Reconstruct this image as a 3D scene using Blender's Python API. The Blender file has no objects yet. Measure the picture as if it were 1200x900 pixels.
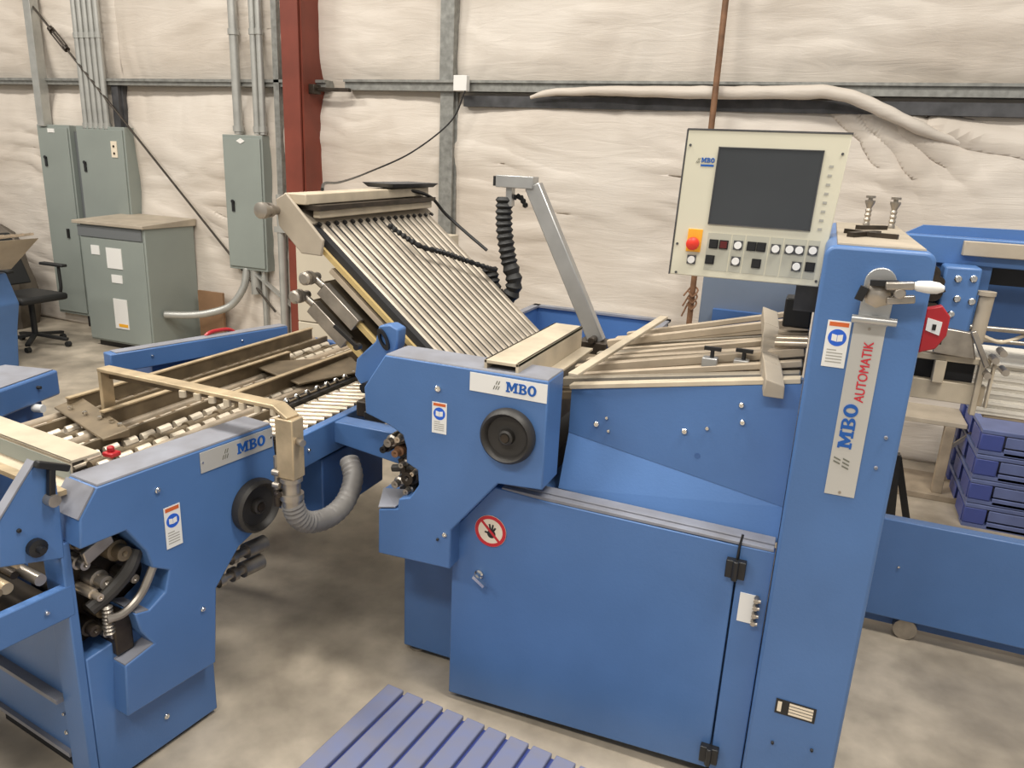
import bpy, bmesh, math, random
from mathutils import Vector, Matrix, noise
random.seed(7)
C = bpy.context.scene.collection
S = bpy.context.scene
# ------------------------------------------------------------------ camera, light, exposure
F = 885.0; PITCH = math.radians(16.35); ROLL = math.radians(2.72); YAW = math.radians(21.6)
cam = bpy.data.cameras.new('camera'); co = bpy.data.objects.new('camera', cam); C.objects.link(co)
cam.sensor_width = 36.0; cam.lens = F/1200*36.0; cam.clip_start = .05; cam.clip_end = 100
def rz(v):
    c, s = math.cos(YAW), math.sin(YAW); return Vector((c*v[0]-s*v[1], s*v[0]+c*v[1], v[2]))
fw = Vector((0, math.cos(PITCH), -math.sin(PITCH))); up = Vector((0, math.sin(PITCH), math.cos(PITCH))); rx = Vector((1, 0, 0))
CX = rz(rx*math.cos(ROLL)+up*math.sin(ROLL)); CU = rz(-rx*math.sin(ROLL)+up*math.cos(ROLL)); CF = rz(fw)
co.matrix_world = Matrix(((CX.x, CU.x, -CF.x, 0), (CX.y, CU.y, -CF.y, 0), (CX.z, CU.z, -CF.z, 2.0), (0, 0, 0, 1)))
S.camera = co
S.view_settings.view_transform = 'Standard'; S.view_settings.look = 'None'
S.view_settings.gamma = 1; S.view_settings.use_curve_mapping = False; S.view_settings.exposure = -.16
w = bpy.data.worlds.new('world'); S.world = w; w.use_nodes = True
w.node_tree.nodes['Background'].inputs[0].default_value = (1.0, .96, .90, 1); w.node_tree.nodes['Background'].inputs[1].default_value = .50
def area(name, loc, sx, sy, power, col=(1, .95, .87), tgt=None):
    l = bpy.data.lights.new(name, 'AREA'); l.shape = 'RECTANGLE'; l.size = sx; l.size_y = sy; l.energy = power; l.color = col
    o = bpy.data.objects.new(name, l); C.objects.link(o); o.location = loc
    d = (Vector(tgt)-Vector(loc)) if tgt else Vector((0, 0, -1))
    o.rotation_euler = d.to_track_quat('-Z', 'Y').to_euler(); return o
area('high_bay_light', (1.4, 1.6, 6.2), 2.2, .7, 260)
area('high_bay_light', (-3.2, 2.0, 6.2), 2.2, .7, 240)
area('high_bay_light', (-8.0, 2.2, 6.2), 2.2, .7, 240)
area('high_bay_light', (-.6, -2.2, 6.2), 2.6, .7, 260)
area('high_bay_light', (-5.5, -2.2, 6.2), 2.6, .7, 240)

# ------------------------------------------------------------------ materials
def mat(name, col, rough=.5, metal=0., var=0., vscale=6., bump=0., bscale=40., spec=.5, dust=None, emit=None, coat=0):
    m = bpy.data.materials.new(name); m.use_nodes = True; nt = m.node_tree; b = nt.nodes['Principled BSDF']
    b.inputs['Base Color'].default_value = (*col, 1); b.inputs['Roughness'].default_value = rough
    b.inputs['Metallic'].default_value = metal; b.inputs['Specular IOR Level'].default_value = spec; b.inputs['Coat Weight'].default_value = coat
    tc = nt.nodes.new('ShaderNodeTexCoord')
    if var:
        n = nt.nodes.new('ShaderNodeTexNoise'); n.inputs['Scale'].default_value = vscale; n.inputs['Detail'].default_value = 6
        nt.links.new(tc.outputs['Object'], n.inputs['Vector'])
        r = nt.nodes.new('ShaderNodeValToRGB'); r.color_ramp.elements[0].position = .3; r.color_ramp.elements[1].position = .7
        d = dust or tuple(max(0, c*(1-var)) for c in col)
        r.color_ramp.elements[0].color = (*d, 1); r.color_ramp.elements[1].color = (*tuple(min(1, c*(1+var*.5)) for c in col), 1)
        nt.links.new(n.outputs['Fac'], r.inputs['Fac']); nt.links.new(r.outputs['Color'], b.inputs['Base Color'])
    if bump:
        n2 = nt.nodes.new('ShaderNodeTexNoise'); n2.inputs['Scale'].default_value = bscale; n2.inputs['Detail'].default_value = 5
        nt.links.new(tc.outputs['Object'], n2.inputs['Vector'])
        bp = nt.nodes.new('ShaderNodeBump'); bp.inputs['Strength'].default_value = bump; bp.inputs['Distance'].default_value = .01
        nt.links.new(n2.outputs['Fac'], bp.inputs['Height']); nt.links.new(bp.outputs['Normal'], b.inputs['Normal'])
    return m
M = dict(
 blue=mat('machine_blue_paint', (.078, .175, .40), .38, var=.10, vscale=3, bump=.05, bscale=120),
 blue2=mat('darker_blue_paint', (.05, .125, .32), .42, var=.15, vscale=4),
 slate=mat('slate_blue_paint', (.15, .19, .26), .5, var=.15, vscale=3),
 dusty=mat('dusty_lit_grey', (.235, .245, .285), .6, var=.25, vscale=8, dust=(.20, .20, .22)),  # grey mixes dust with light caught by blue tops, put into the colour
 beigedust=mat('dusty_beige_metal', (.42, .36, .28), .7, var=.2, vscale=5),
 beige=mat('beige_painted_steel', (.55, .47, .35), .45, var=.2, vscale=9),
 rollerlight=mat('pale_roller', (.72, .63, .50), .3, .3, var=.2, vscale=18),
 gold=mat('yellowed_steel', (.56, .44, .28), .4, .35, var=.3, vscale=12),
 cream=mat('cream_enamel', (.66, .63, .50), .45, var=.05, vscale=3),
 creamwall=mat('cream_cabinet_paint', (.60, .53, .41), .6, var=.1, vscale=3),
 steel=mat('worn_steel', (.42, .38, .33), .35, .8, var=.3, vscale=14),
 rail=mat('fold_plate_rail', (.48, .42, .34), .4, .4, var=.25, vscale=10),
 darkrail=mat('dull_brown_steel', (.20, .155, .10), .5, .4, var=.35, vscale=9),
 roller=mat('roller_steel', (.62, .52, .40), .3, .6, var=.25, vscale=15),
 alu=mat('aluminium', (.50, .50, .49), .35, .7, var=.12, vscale=9),
 chrome=mat('chrome', (.75, .74, .72), .15, 1.),
 galv=mat('galvanised_steel', (.30, .30, .28), .5, .45, var=.3, vscale=20),
 galvdark=mat('dark_galvanised_steel', (.085, .085, .09), .55, .3, var=.4, vscale=10),
 red=mat('red_oxide_primer', (.20, .042, .024), .55, var=.25, vscale=3),
 greyen=mat('grey_green_enamel', (.27, .30, .275), .45, var=.08, vscale=2),
 greyendark=mat('grey_louvre', (.15, .16, .165), .5),
 conduit=mat('conduit_zinc', (.47, .47, .44), .4, .5, var=.15, vscale=8),
 black=mat('black_plastic', (.012, .012, .013), .4), blackr=mat('black_rubber', (.032, .029, .026), .5, var=.3, vscale=10),
 brownblack=mat('greasy_dark_metal', (.05, .038, .028), .4, .4, var=.5, vscale=16),
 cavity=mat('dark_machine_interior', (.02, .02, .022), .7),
 white=mat('white_label', (.80, .79, .76), .5), plate=mat('brushed_name_plate', (.56, .55, .52), .4, .3),
 logoblue=mat('logo_blue', (.01, .10, .40), .5), logored=mat('logo_red', (.62, .03, .05), .5), logogrey=mat('logo_grey', (.16, .16, .13), .5),
 signblue=mat('sign_blue', (.02, .12, .62), .5), orange=mat('sticker_orange', (.62, .13, .03), .5), signred=mat('sign_red', (.55, .02, .03), .5),
 stopred=mat('stop_button_red', (.72, .04, .02), .35), yellow=mat('warning_yellow', (.85, .42, .03), .5),
 screen=mat('dark_screen_glass', (.05, .055, .06), .22, var=.15, vscale=3), darkred=mat('dark_red_button', (.10, .01, .01), .4),
 labelgrey=mat('printed_grey', (.38, .37, .33), .6), signcream=mat('sign_cream', (.80, .70, .55), .5),
 cardboard=mat('cardboard', (.26, .15, .08), .8, var=.15), rust=mat('rusty_pipe', (.22, .11, .055), .6, var=.4, vscale=12),
 pallet=mat('blue_grey_plastic', (.14, .165, .29), .5, var=.25, vscale=9, dust=(.19, .19, .24)), palletedge=mat('blue_plastic', (.06, .085, .30), .45, var=.1),
 palletb=mat('violet_blue_plastic', (.13, .165, .34), .5, var=.2, vscale=6),
 paper=mat('white_paper_stack', (.72, .68, .60), .7, bump=.4, bscale=30), tarp=mat('brown_tarp', (.17, .14, .11), .8, var=.4, vscale=4),
 redplastic=mat('red_plastic', (.42, .018, .025), .35), hose=mat('grey_hose', (.19, .18, .17), .5, var=.2, vscale=10),
 chair=mat('black_chair_mesh', (.02, .02, .02), .6), yellowrod=mat('yellow_steel_strip', (.62, .46, .20), .45, .2), wood=mat('pale_wood', (.36, .29, .21), .6, var=.3, vscale=8),
 slat=mat('tan_feeder_rail', (.52, .43, .32), .5, .15, var=.3, vscale=6), slatdark=mat('grey_brown_feeder_rail', (.30, .26, .20), .5, .3, var=.3, vscale=6),
)
def insulation_mat():
    m = mat('white_vinyl_insulation', (.78, .725, .64), .5)
    nt = m.node_tree; b = nt.nodes['Principled BSDF']; tc = nt.nodes['Texture Coordinate']
    mp = nt.nodes.new('ShaderNodeMapping'); mp.inputs['Scale'].default_value = (.8, 1, 5.0); nt.links.new(tc.outputs['Object'], mp.inputs['Vector'])
    n = nt.nodes.new('ShaderNodeTexNoise'); n.inputs['Scale'].default_value = 2.6; n.inputs['Detail'].default_value = 7; n.inputs['Roughness'].default_value = .6; n.inputs['Distortion'].default_value = 1.2
    nt.links.new(mp.outputs[0], n.inputs['Vector'])
    bp = nt.nodes.new('ShaderNodeBump'); bp.inputs['Strength'].default_value = .30; bp.inputs['Distance'].default_value = .025
    nt.links.new(n.outputs['Fac'], bp.inputs['Height']); nt.links.new(bp.outputs['Normal'], b.inputs['Normal'])
    n2 = nt.nodes.new('ShaderNodeTexNoise'); n2.inputs['Scale'].default_value = .9; n2.inputs['Detail'].default_value = 4; nt.links.new(tc.outputs['Object'], n2.inputs['Vector'])
    r = nt.nodes.new('ShaderNodeValToRGB'); r.color_ramp.elements[0].position = .35; r.color_ramp.elements[1].position = .65
    r.color_ramp.elements[0].color = (.60, .53, .455, 1); r.color_ramp.elements[1].color = (.70, .64, .57, 1)
    nt.links.new(n2.outputs['Fac'], r.inputs['Fac']); nt.links.new(r.outputs['Color'], b.inputs['Base Color'])
    return m
M['insul'] = insulation_mat()
def floor_mat():
    m = mat('worn_concrete', (.45, .40, .33), .42); nt = m.node_tree; b = nt.nodes['Principled BSDF']; tc = nt.nodes['Texture Coordinate']
    def nz(scale, det, dist=0):
        n = nt.nodes.new('ShaderNodeTexNoise'); n.inputs['Scale'].default_value = scale; n.inputs['Detail'].default_value = det; n.inputs['Distortion'].default_value = dist
        nt.links.new(tc.outputs['Object'], n.inputs['Vector']); return n
    a, c, d = nz(1.1, 6, .6), nz(7, 8), nz(55, 4)
    r = nt.nodes.new('ShaderNodeValToRGB'); r.color_ramp.elements[0].position = .36; r.color_ramp.elements[1].position = .62
    r.color_ramp.elements[0].color = (.34, .29, .225, 1); r.color_ramp.elements[1].color = (.56, .485, .385, 1)
    nt.links.new(a.outputs['Fac'], r.inputs['Fac'])
    r2 = nt.nodes.new('ShaderNodeValToRGB'); r2.color_ramp.elements[0].position = .3; r2.color_ramp.elements[1].position = .7
    r2.color_ramp.elements[0].color = (.72, .72, .72, 1); r2.color_ramp.elements[1].color = (1.1, 1.1, 1.1, 1)
    nt.links.new(c.outputs['Fac'], r2.inputs['Fac'])
    mx = nt.nodes.new('ShaderNodeMix'); mx.data_type = 'RGBA'; mx.blend_type = 'MULTIPLY'; mx.inputs[0].default_value = 1
    nt.links.new(r.outputs['Color'], mx.inputs[6]); nt.links.new(r2.outputs['Color'], mx.inputs[7]); nt.links.new(mx.outputs[2], b.inputs['Base Color'])
    mr = nt.nodes.new('ShaderNodeMapRange'); mr.inputs['To Min'].default_value = .22; mr.inputs['To Max'].default_value = .6
    nt.links.new(a.outputs['Fac'], mr.inputs[0]); nt.links.new(mr.outputs[0], b.inputs['Roughness'])
    bp = nt.nodes.new('ShaderNodeBump'); bp.inputs['Strength'].default_value = .12; bp.inputs['Distance'].default_value = .004
    nt.links.new(d.outputs['Fac'], bp.inputs['Height']); nt.links.new(bp.outputs['Normal'], b.inputs['Normal'])
    return m
M['floor'] = floor_mat()

# ------------------------------------------------------------------ builders
class MB:
    def __init__(s, fr=None): s.v = []; s.f = []; s.fr = fr
    def add(s, vs, fs):
        k = len(s.v)
        for p in vs:
            p = Vector(p)
            if s.fr: p = s.fr[0]+s.fr[1]*p.x+s.fr[2]*p.y+s.fr[3]*p.z
            s.v.append(p)
        s.f += [tuple(i+k for i in f) for f in fs]; return s
    def hexa(s, p):      # four bottom points, four top points
        return s.add(p, [(0, 1, 2, 3), (7, 6, 5, 4), (0, 4, 5, 1), (1, 5, 6, 2), (2, 6, 7, 3), (3, 7, 4, 0)])
    def box(s, x0, x1, y0, y1, z0, z1):
        return s.hexa([(x0, y0, z0), (x1, y0, z0), (x1, y1, z0), (x0, y1, z0), (x0, y0, z1), (x1, y0, z1), (x1, y1, z1), (x0, y1, z1)])
    def prism(s, poly, ax, lo, hi):
        n = len(poly)
        def P(p, t): return {'xz': (p[0], t, p[1]), 'yz': (t, p[0], p[1]), 'xy': (p[0], p[1], t)}[ax]
        return s.add([P(p, lo) for p in poly]+[P(p, hi) for p in poly], [tuple(range(n)), tuple(range(2*n-1, n-1, -1))]+[(i, (i+1) % n, (i+1) % n+n, i+n) for i in range(n)])
    def lathe(s, p, q, prof, n=24):   # prof: (t along p->q in metres, radius)
        p, q = Vector(p), Vector(q); d = (q-p).normalized(); a = d.orthogonal().normalized(); b = d.cross(a)
        vs = []; fs = []
        for t, r in prof:
            for i in range(n):
                an = 2*math.pi*i/n; vs.append(p+d*t+a*(r*math.cos(an))+b*(r*math.sin(an)))
        for j in range(len(prof)-1):
            for i in range(n):
                k = (i+1) % n; fs.append((j*n+i, j*n+k, (j+1)*n+k, (j+1)*n+i))
        if prof[0][1] > 1e-5: fs.append(tuple(range(n-1, -1, -1)))
        if prof[-1][1] > 1e-5: fs.append(tuple((len(prof)-1)*n+i for i in range(n)))
        return s.add(vs, fs)
    def cyl(s, p, q, r, n=14, r2=None):
        L = (Vector(q)-Vector(p)).length; return s.lathe(p, q, [(0, r), (L, r if r2 is None else r2)], n)
    def tube(s, pts, r, n=10, rf=None):
        pts = [Vector(p) for p in pts]; vs = []; fs = []; a = None
        for j, p in enumerate(pts):
            d = (pts[min(j+1, len(pts)-1)]-pts[max(j-1, 0)]).normalized()
            a = d.orthogonal().normalized() if a is None else (a-d*a.dot(d)).normalized(); b = d.cross(a)
            rr = rf(j/(len(pts)-1)) if rf else r
            for i in range(n):
                an = 2*math.pi*i/n; vs.append(p+a*(rr*math.cos(an))+b*(rr*math.sin(an)))
        for j in range(len(pts)-1):
            for i in range(n):
                k = (i+1) % n; fs.append((j*n+i, j*n+k, (j+1)*n+k, (j+1)*n+i))
        fs += [tuple(range(n-1, -1, -1)), tuple((len(pts)-1)*n+i for i in range(n))]
        return s.add(vs, fs)
    def bar(s, p, q, w, h, upv=(0, 0, 1)):
        p, q = Vector(p), Vector(q); d = (q-p).normalized(); u = Vector(upv); sd = d.cross(u).normalized(); u = sd.cross(d).normalized()
        o = [(-1, -1), (1, -1), (1, 1), (-1, 1)]
        return s.hexa([p+sd*(w/2*a)+u*(h/2*b) for a, b in o]+[q+sd*(w/2*a)+u*(h/2*b) for a, b in o])
    def disc(s, c, nrm, r, h, n=28): c = Vector(c); return s.cyl(c, c+Vector(nrm)*h, r, n)
    def ring(s, cx, cy, ro, ri, z0, z1, n=32, ry=1., a0=0, a1=2*math.pi, riy=None):
        vs = []; fs = []; full = abs(a1-a0-2*math.pi) < 1e-6; m = n if full else n+1
        for i in range(m):
            an = a0+(a1-a0)*i/n; c, q = math.cos(an), math.sin(an); iy = ri*ry if riy is None else riy
            vs += [(cx+ro*c, cy+ro*ry*q, z0), (cx+ri*c, cy+iy*q, z0), (cx+ro*c, cy+ro*ry*q, z1), (cx+ri*c, cy+iy*q, z1)]
        for i in range(n):
            a, b = 4*i, 4*((i+1) % m); fs += [(a, b, b+2, a+2), (a+1, a+3, b+3, b+1), (a+2, b+2, b+3, a+3), (a, a+1, b+1, b)]
        if not full: fs += [(0, 2, 3, 1), (4*n, 4*n+1, 4*n+3, 4*n+2)]
        return s.add(vs, fs)
OFF = {}
def make(name, mb, m, parent=None, bev=0, smooth=True, bseg=2):
    me = bpy.data.meshes.new(name); xs = list(zip(*mb.v))
    lo = [min(a) for a in xs]; hi = [max(a) for a in xs]
    c = Vector(((lo[0]+hi[0])/2, (lo[1]+hi[1])/2, (lo[2]+hi[2])/2 if parent else lo[2]))
    me.from_pydata([p-c for p in mb.v], [], mb.f)
    bm = bmesh.new(); bm.from_mesh(me); bmesh.ops.recalc_face_normals(bm, faces=bm.faces)
    for f in bm.faces: f.smooth = smooth
    bm.to_mesh(me); bm.free()
    if smooth: me.set_sharp_from_angle(angle=math.radians(32))
    me.materials.append(M[m] if isinstance(m, str) else m)
    o = bpy.data.objects.new(name, me); C.objects.link(o)
    if parent: o.parent = parent; o.location = c-OFF[parent.name]
    else: o.location = c
    OFF[o.name] = c
    if bev:
        b = o.modifiers.new('bevel', 'BEVEL'); b.width = bev; b.segments = bseg; b.limit_method = 'ANGLE'; b.angle_limit = math.radians(35); b.harden_normals = False
    return o
SPLIT = {'knockout', 'plate_screw', 'spring_catch', 'adjuster', 'steel_ball', 'clamp_stud', 'slanted_roller', 'small_fitting', 'small_brown_fitting', 'white_foot', 'knob_wing', 'block', 'foot_block', 'guide_rod', 'loose_bracket', 'suction_bar', 'head_bar', 'bottom_runner', 'runner', 'conduit_stub', 'valve_block', 'pile_guide', 'bracket_knob', 'trough_rim', 'lever', 'near_guide', 'dark_edge_strip', 'cross_plate_lip'}
_make = make
def make(name, mb, m, parent=None, **k):       # loose pieces of the listed kinds become parts of their own
    if name not in SPLIT: return _make(name, mb, m, parent, **k)
    par = list(range(len(mb.v)))
    def find(a):
        while par[a] != a: par[a] = par[par[a]]; a = par[a]
        return a
    for f in mb.f:
        for q in f[1:]: par[find(q)] = find(f[0])
    groups = {}
    for f in mb.f: groups.setdefault(find(f[0]), []).append(f)
    for g in groups.values():
        ids = sorted({i for f in g for i in f}); mp = {i: j for j, i in enumerate(ids)}
        sub = MB(); sub.v = [mb.v[i] for i in ids]; sub.f = [tuple(mp[i] for i in f) for f in g]
        o = _make(name, sub, m, parent, **k)
    return o
def tag(o, label=None, cat=None, group=None, kind=None):
    if label: o['label'] = label
    if cat: o['category'] = cat
    if group: o['group'] = group
    if kind: o['kind'] = kind
    return o
def root(name, loc, rot=0, label=None, cat=None, group=None, local=False):
    o = bpy.data.objects.new(name, None); C.objects.link(o); o.empty_display_size = .1
    o.location = loc; o.rotation_euler = (0, 0, rot); OFF[o.name] = Vector((0, 0, 0)) if local else Vector(loc)
    return tag(o, label, cat, group)
def copy_tree(o, parent=None):
    c = o.copy(); C.objects.link(c); c.parent = parent; OFF[c.name] = OFF[o.name]
    for ch in list(o.children): copy_tree(ch, c)
    return c
def struct(name, mb, m, **k): return tag(make(name, mb, m, **k), kind='structure')
def frame(P, u, v):
    u = Vector(u).normalized(); v = Vector(v).normalized(); return (Vector(P), u, v, u.cross(v))
def shift(fr, a, b, c=0): return (fr[0]+fr[1]*a+fr[2]*b+fr[3]*c, fr[1], fr[2], fr[3])
def text(s, size, m, parent, fr, bold=0., th=.0008, name='lettering', sx=1.):
    cu = bpy.data.curves.new('lettering', 'FONT'); cu.body = s; cu.size = size; cu.offset = bold; cu.extrude = 0
    t = bpy.data.objects.new('lettering', cu); C.objects.link(t); bpy.context.view_layer.update()
    me = bpy.data.meshes.new_from_object(t.evaluated_get(bpy.context.evaluated_depsgraph_get()))
    vs = [v.co.copy() for v in me.vertices]; fs = [tuple(p.vertices) for p in me.polygons]
    bpy.data.objects.remove(t); mb = MB(fr); mb.add([(v.x*sx, v.y, th) for v in vs], fs)
    bpy.data.meshes.remove(me); return make(name, mb, m, parent, smooth=False)
def mbo(mb, x, y, h, z0=0, z1=.001, k=1.0):       # slab serif M B O drawn from shapes, returns the end x
    st = [0]
    def zt(): st[0] += 1; return z1+.00006*st[0]      # every stroke a hair prouder than the last, so none are coplanar
    def bx(a, b, c, d): mb.box(x+a*h*k, x+b*h*k, y+c*h, y+d*h, z0, zt())
    bx(0, .40, 0, .16); bx(.72, 1.16, 0, .16); bx(.08, .27, 0, 1); bx(.84, 1.06, 0, 1); bx(0, .27, .84, 1); bx(.84, 1.16, .84, 1)
    for p in ([(.10, 1), (.36, 1), (.66, .30), (.50, .12)], [(1.0, 1), (.78, 1), (.46, .30), (.58, .12)]):
        mb.prism([(x+a*h*k, y+b*h) for a, b in p], 'xy', z0, zt())
    x += 1.22*h*k
    bx(0, .42, 0, .15); bx(0, .42, .85, 1); bx(.08, .30, 0, 1); bx(.2, .45, .44, .57)
    mb.ring(x+.42*h*k, y+.745*h, .32*h*k, .12*h*k, z0, zt(), 14, ry=.255/.32/k, a0=-math.pi/2, a1=math.pi/2, riy=.12*h)
    mb.ring(x+.42*h*k, y+.27*h, .38*h*k, .15*h*k, z0, zt(), 14, ry=.27/.38/k, a0=-math.pi/2, a1=math.pi/2, riy=.13*h)
    x += .86*h*k
    mb.ring(x+.42*h*k, y+.5*h, .42*h*k, .18*h*k, z0, zt(), 28, ry=.52/.42/k, riy=.34*h)
    return x+.9*h*k
def slashes(mb, x, y, h, z0=0, z1=.001):
    for row, cnt, ox in ((1, 2, .28), (0, 3, 0)):
        for i in range(cnt):
            a = x+(ox+i*.26)*h; b = y+row*.56*h
            mb.prism([(a, b), (a+.10*h, b), (a+.26*h, b+.42*h), (a+.16*h, b+.42*h)], 'xy', z0, z1)
def sticker(parent, fr, w_, h_):      # safety sticker: orange head band, blue disc with an open book, small print
    s = make('safety_sticker', MB(fr).box(0, w_, 0, h_, 0, .0012), 'white', parent); s['label'] = 'white safety sticker with orange band and blue disc'
    make('orange_band', MB(fr).box(w_*.08, w_*.92, h_*.88, h_*.97, .0012, .0018), 'orange', s)
    make('blue_disc', MB(fr).ring(w_/2, h_*.64, w_*.40, 0.0001, .0012, .0018), 'signblue', s)
    b = MB(fr); cx, cy = w_/2, h_*.64
    b.prism([(cx-w_*.24, cy-w_*.14), (cx-.0006, cy-w_*.19), (cx-.0006, cy+w_*.12), (cx-w_*.24, cy+w_*.17)], 'xy', .0018, .0022)
    b.prism([(cx+w_*.24, cy-w_*.14), (cx+.0006, cy-w_*.19), (cx+.0006, cy+w_*.12), (cx+w_*.24, cy+w_*.17)], 'xy', .0018, .0022)
    make('book_symbol', b, 'white', s)
    t = MB(fr)
    for i in range(5): t.box(w_*.14, w_*(.84 if i != 4 else .55), h_*(.10+.065*i), h_*(.125+.065*i), .0012, .0016)
    make('small_print', t, 'labelgrey', s)
def bolt(parent, p, n, r=.009, m='chrome', name='bolt'):
    p = Vector(p); n = Vector(n); make(name, MB().lathe(p, p+n, [(0, r), (.005, r), (.008, r*.75), (.008, r*.35), (.005, r*.3)], 10), m, parent)
def corrugated(mb, pts, r, dr, pitch, n=14):
    P = [Vector(p) for p in pts]; out = []
    for i in range(len(P)-1):
        L = (P[i+1]-P[i]).length; k = max(1, int(L/pitch*2))
        out += [P[i].lerp(P[i+1], j/k) for j in range(k)]
    out.append(P[-1]); N = len(out)-1
    mb.tube(out, r, n, rf=lambda t: r+(dr if int(round(t*N)) % 2 else -dr)); return mb
def smoothpath(pts, k=8):
    P = [Vector(p) for p in pts]; P = [P[0]*2-P[1]]+P+[P[-1]*2-P[-2]]; out = []
    for i in range(1, len(P)-2):
        for j in range(k):
            t = j/k; a, b, c, d = P[i-1:i+3]
            out.append(.5*((2*b)+(c-a)*t+(2*a-5*b+4*c-d)*t*t+(3*b-a-3*c+d)*t**3))
    out.append(P[-2]); return out

# ------------------------------------------------------------------ the setting
struct('floor', MB().box(-15, 4.5, -3, 6.6, -.1, 0), 'floor')
STUDS = [-13.2, -10.2, -6.87, -3.11, 2.3]
FOLDS = [[(-.05, 2.50), (.20, 2.30), (.36, 2.05), (.42, 1.80)], [(.10, 2.45), (.42, 2.22), (.62, 1.95), (.72, 1.62)], [(.40, 2.36), (.75, 2.15), (1.05, 1.85)], [(.6, 2.34), (1.1, 2.25), (1.6, 2.1)]]
def fold(x, z):      # drooping ridges where the torn lining hangs off the girt at the right
    if x < -.4 or z < 1.4 or z > 2.6: return 0
    best = 0
    for pl in FOLDS:
        for q in range(len(pl)-1):
            (ax, az), (bx, bz) = pl[q], pl[q+1]; L2 = (bx-ax)**2+(bz-az)**2
            t = max(0, min(1, ((x-ax)*(bx-ax)+(z-az)*(bz-az))/L2)); d = math.hypot(x-ax-t*(bx-ax), z-az-t*(bz-az)); g = (q+t)/(len(pl)-1)
            best = max(best, .055*(1-g)*math.exp(-(d/.042)**2))
    return best
def wy(x, z):
    # pinched at the girt (z 2.55) and at the studs, puffed between
    dz = abs(z-2.58); dx = min(abs(x-s) for s in STUDS)
    puff = (1-math.exp(-dz*5))*(1-.75*math.exp(-dx*5))
    n1 = noise.noise(Vector((x*.8, 0, z*1.0))); n2 = noise.noise(Vector((x*1.9, 4.4, z*2.2)))
    a = noise.noise(Vector((x*1.0+.5*n1, 3.1, z*4.2+.5*n1+x*.5))); b = noise.noise(Vector((x*2.2-z*1.0, 7.7, z*5.0)))
    c = noise.noise(Vector((x*5.5+.8*n1, 5.5, z*1.6)))
    edge = math.exp(-dz*4.2)+.5*math.exp(-dx*4)
    def rg(q, k): return math.exp(-(q*k*.9)**2)
    wr = .015*rg(a, 5)*(.6+n2)+.008*rg(b, 4.5)*(.5+n2)+.030*edge*(.30-1.8*c*c/(abs(c)+.12))*min(1, dz*8)
    return 6.28-.13*puff-.05*n1-.018*n2-wr*min(1, .25+puff)-fold(x, z)
mb = MB(); x0, x1, dxx, z1w, dzz = -15.0, 4.4, .035, 4.4, .028
XS = []; ZS = []; a = x0
while a < x1: XS.append(a); a += .018 if -8.6 < a < 1.6 else .06
a = 0
while a < z1w: ZS.append(a); a += .015 if a > .6 else dzz
nx, nzz = len(XS)-1, len(ZS)-1
vs = [(x, wy(x, z), z) for z in ZS for x in XS]
fs = [(j*(nx+1)+i, j*(nx+1)+i+1, (j+1)*(nx+1)+i+1, (j+1)*(nx+1)+i) for j in range(nzz) for i in range(nx)]
mb.v = [Vector(v) for v in vs]; mb.f = fs
o = struct('wall_back', mb, 'insul'); md = o.modifiers.new('thickness', 'SOLIDIFY'); md.thickness = .1; md.offset = -1
struct('trim_1', MB().box(-15, -4.3, 6.02, 6.14, 2.565, 2.625).box(-15, -4.3, 6.0, 6.02, 2.60, 2.625), 'galv')
struct('trim_2', MB().box(-4.1, 4.4, 6.02, 6.14, 2.545, 2.625).box(-4.1, 4.4, 5.995, 6.02, 2.61, 2.63), 'galv')
struct('trim_3', MB().box(-2.95, 4.4, 6.05, 6.14, 2.43, 2.515), 'galvdark')
struct('trim_4', MB().box(-3.175, -3.05, 6.06, 6.17, 0, 2.60).box(-3.175, -3.05, 6.04, 6.17, 2.63, 4.3).box(-3.05, -3.03, 6.10, 6.17, 0, 2.6), 'galv')
struct('trim_5', MB().box(-6.93, -6.84, 6.04, 6.17, 0, 2.60).box(-6.84, -6.82, 6.08, 6.17, 0, 2.6), 'galvdark')
struct('trim_6', MB().box(-4.86, -4.80, 6.0, 6.17, 0, 4.3), 'galv')
struct('trim_7', MB().box(-15, 4.4, 6.05, 6.17, 0, .14), 'galvdark')
sc_ = root('steel_column', (-4.5, 5.98, 0), label='red oxide steel building column against the insulated wall', cat='column')
make('front_flange', MB().box(-4.60, -4.42, 5.80, 5.825, 0, 4.4), 'red', sc_, bev=.003)
make('web', MB().box(-4.52, -4.50, 5.825, 6.13, 0, 4.4), 'red', sc_)
make('rear_flange', MB().box(-4.60, -4.42, 6.13, 6.155, 0, 4.4), 'red', sc_)
make('side_plate', MB().box(-4.42, -4.40, 5.83, 6.15, 0, 4.4), 'red', sc_)
o = make('column_bracket', MB().box(-4.38, -4.02, 5.95, 6.0, 2.525, 2.555).box(-4.40, -4.34, 5.9, 6.0, 2.50, 2.58), 'brownblack', bev=.004)
tag(o, 'short dark steel bracket sticking out of the red column', 'bracket')
o = make('conduit_clamp_pipe', MB().cyl((-4.66, 5.78, 0), (-4.66, 5.78, 1.62), .035).box(-4.71, -4.44, 5.74, 5.80, 1.28, 1.33), 'conduit')
tag(o, 'grey upright conduit strapped to foot of red column', 'conduit')
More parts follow.
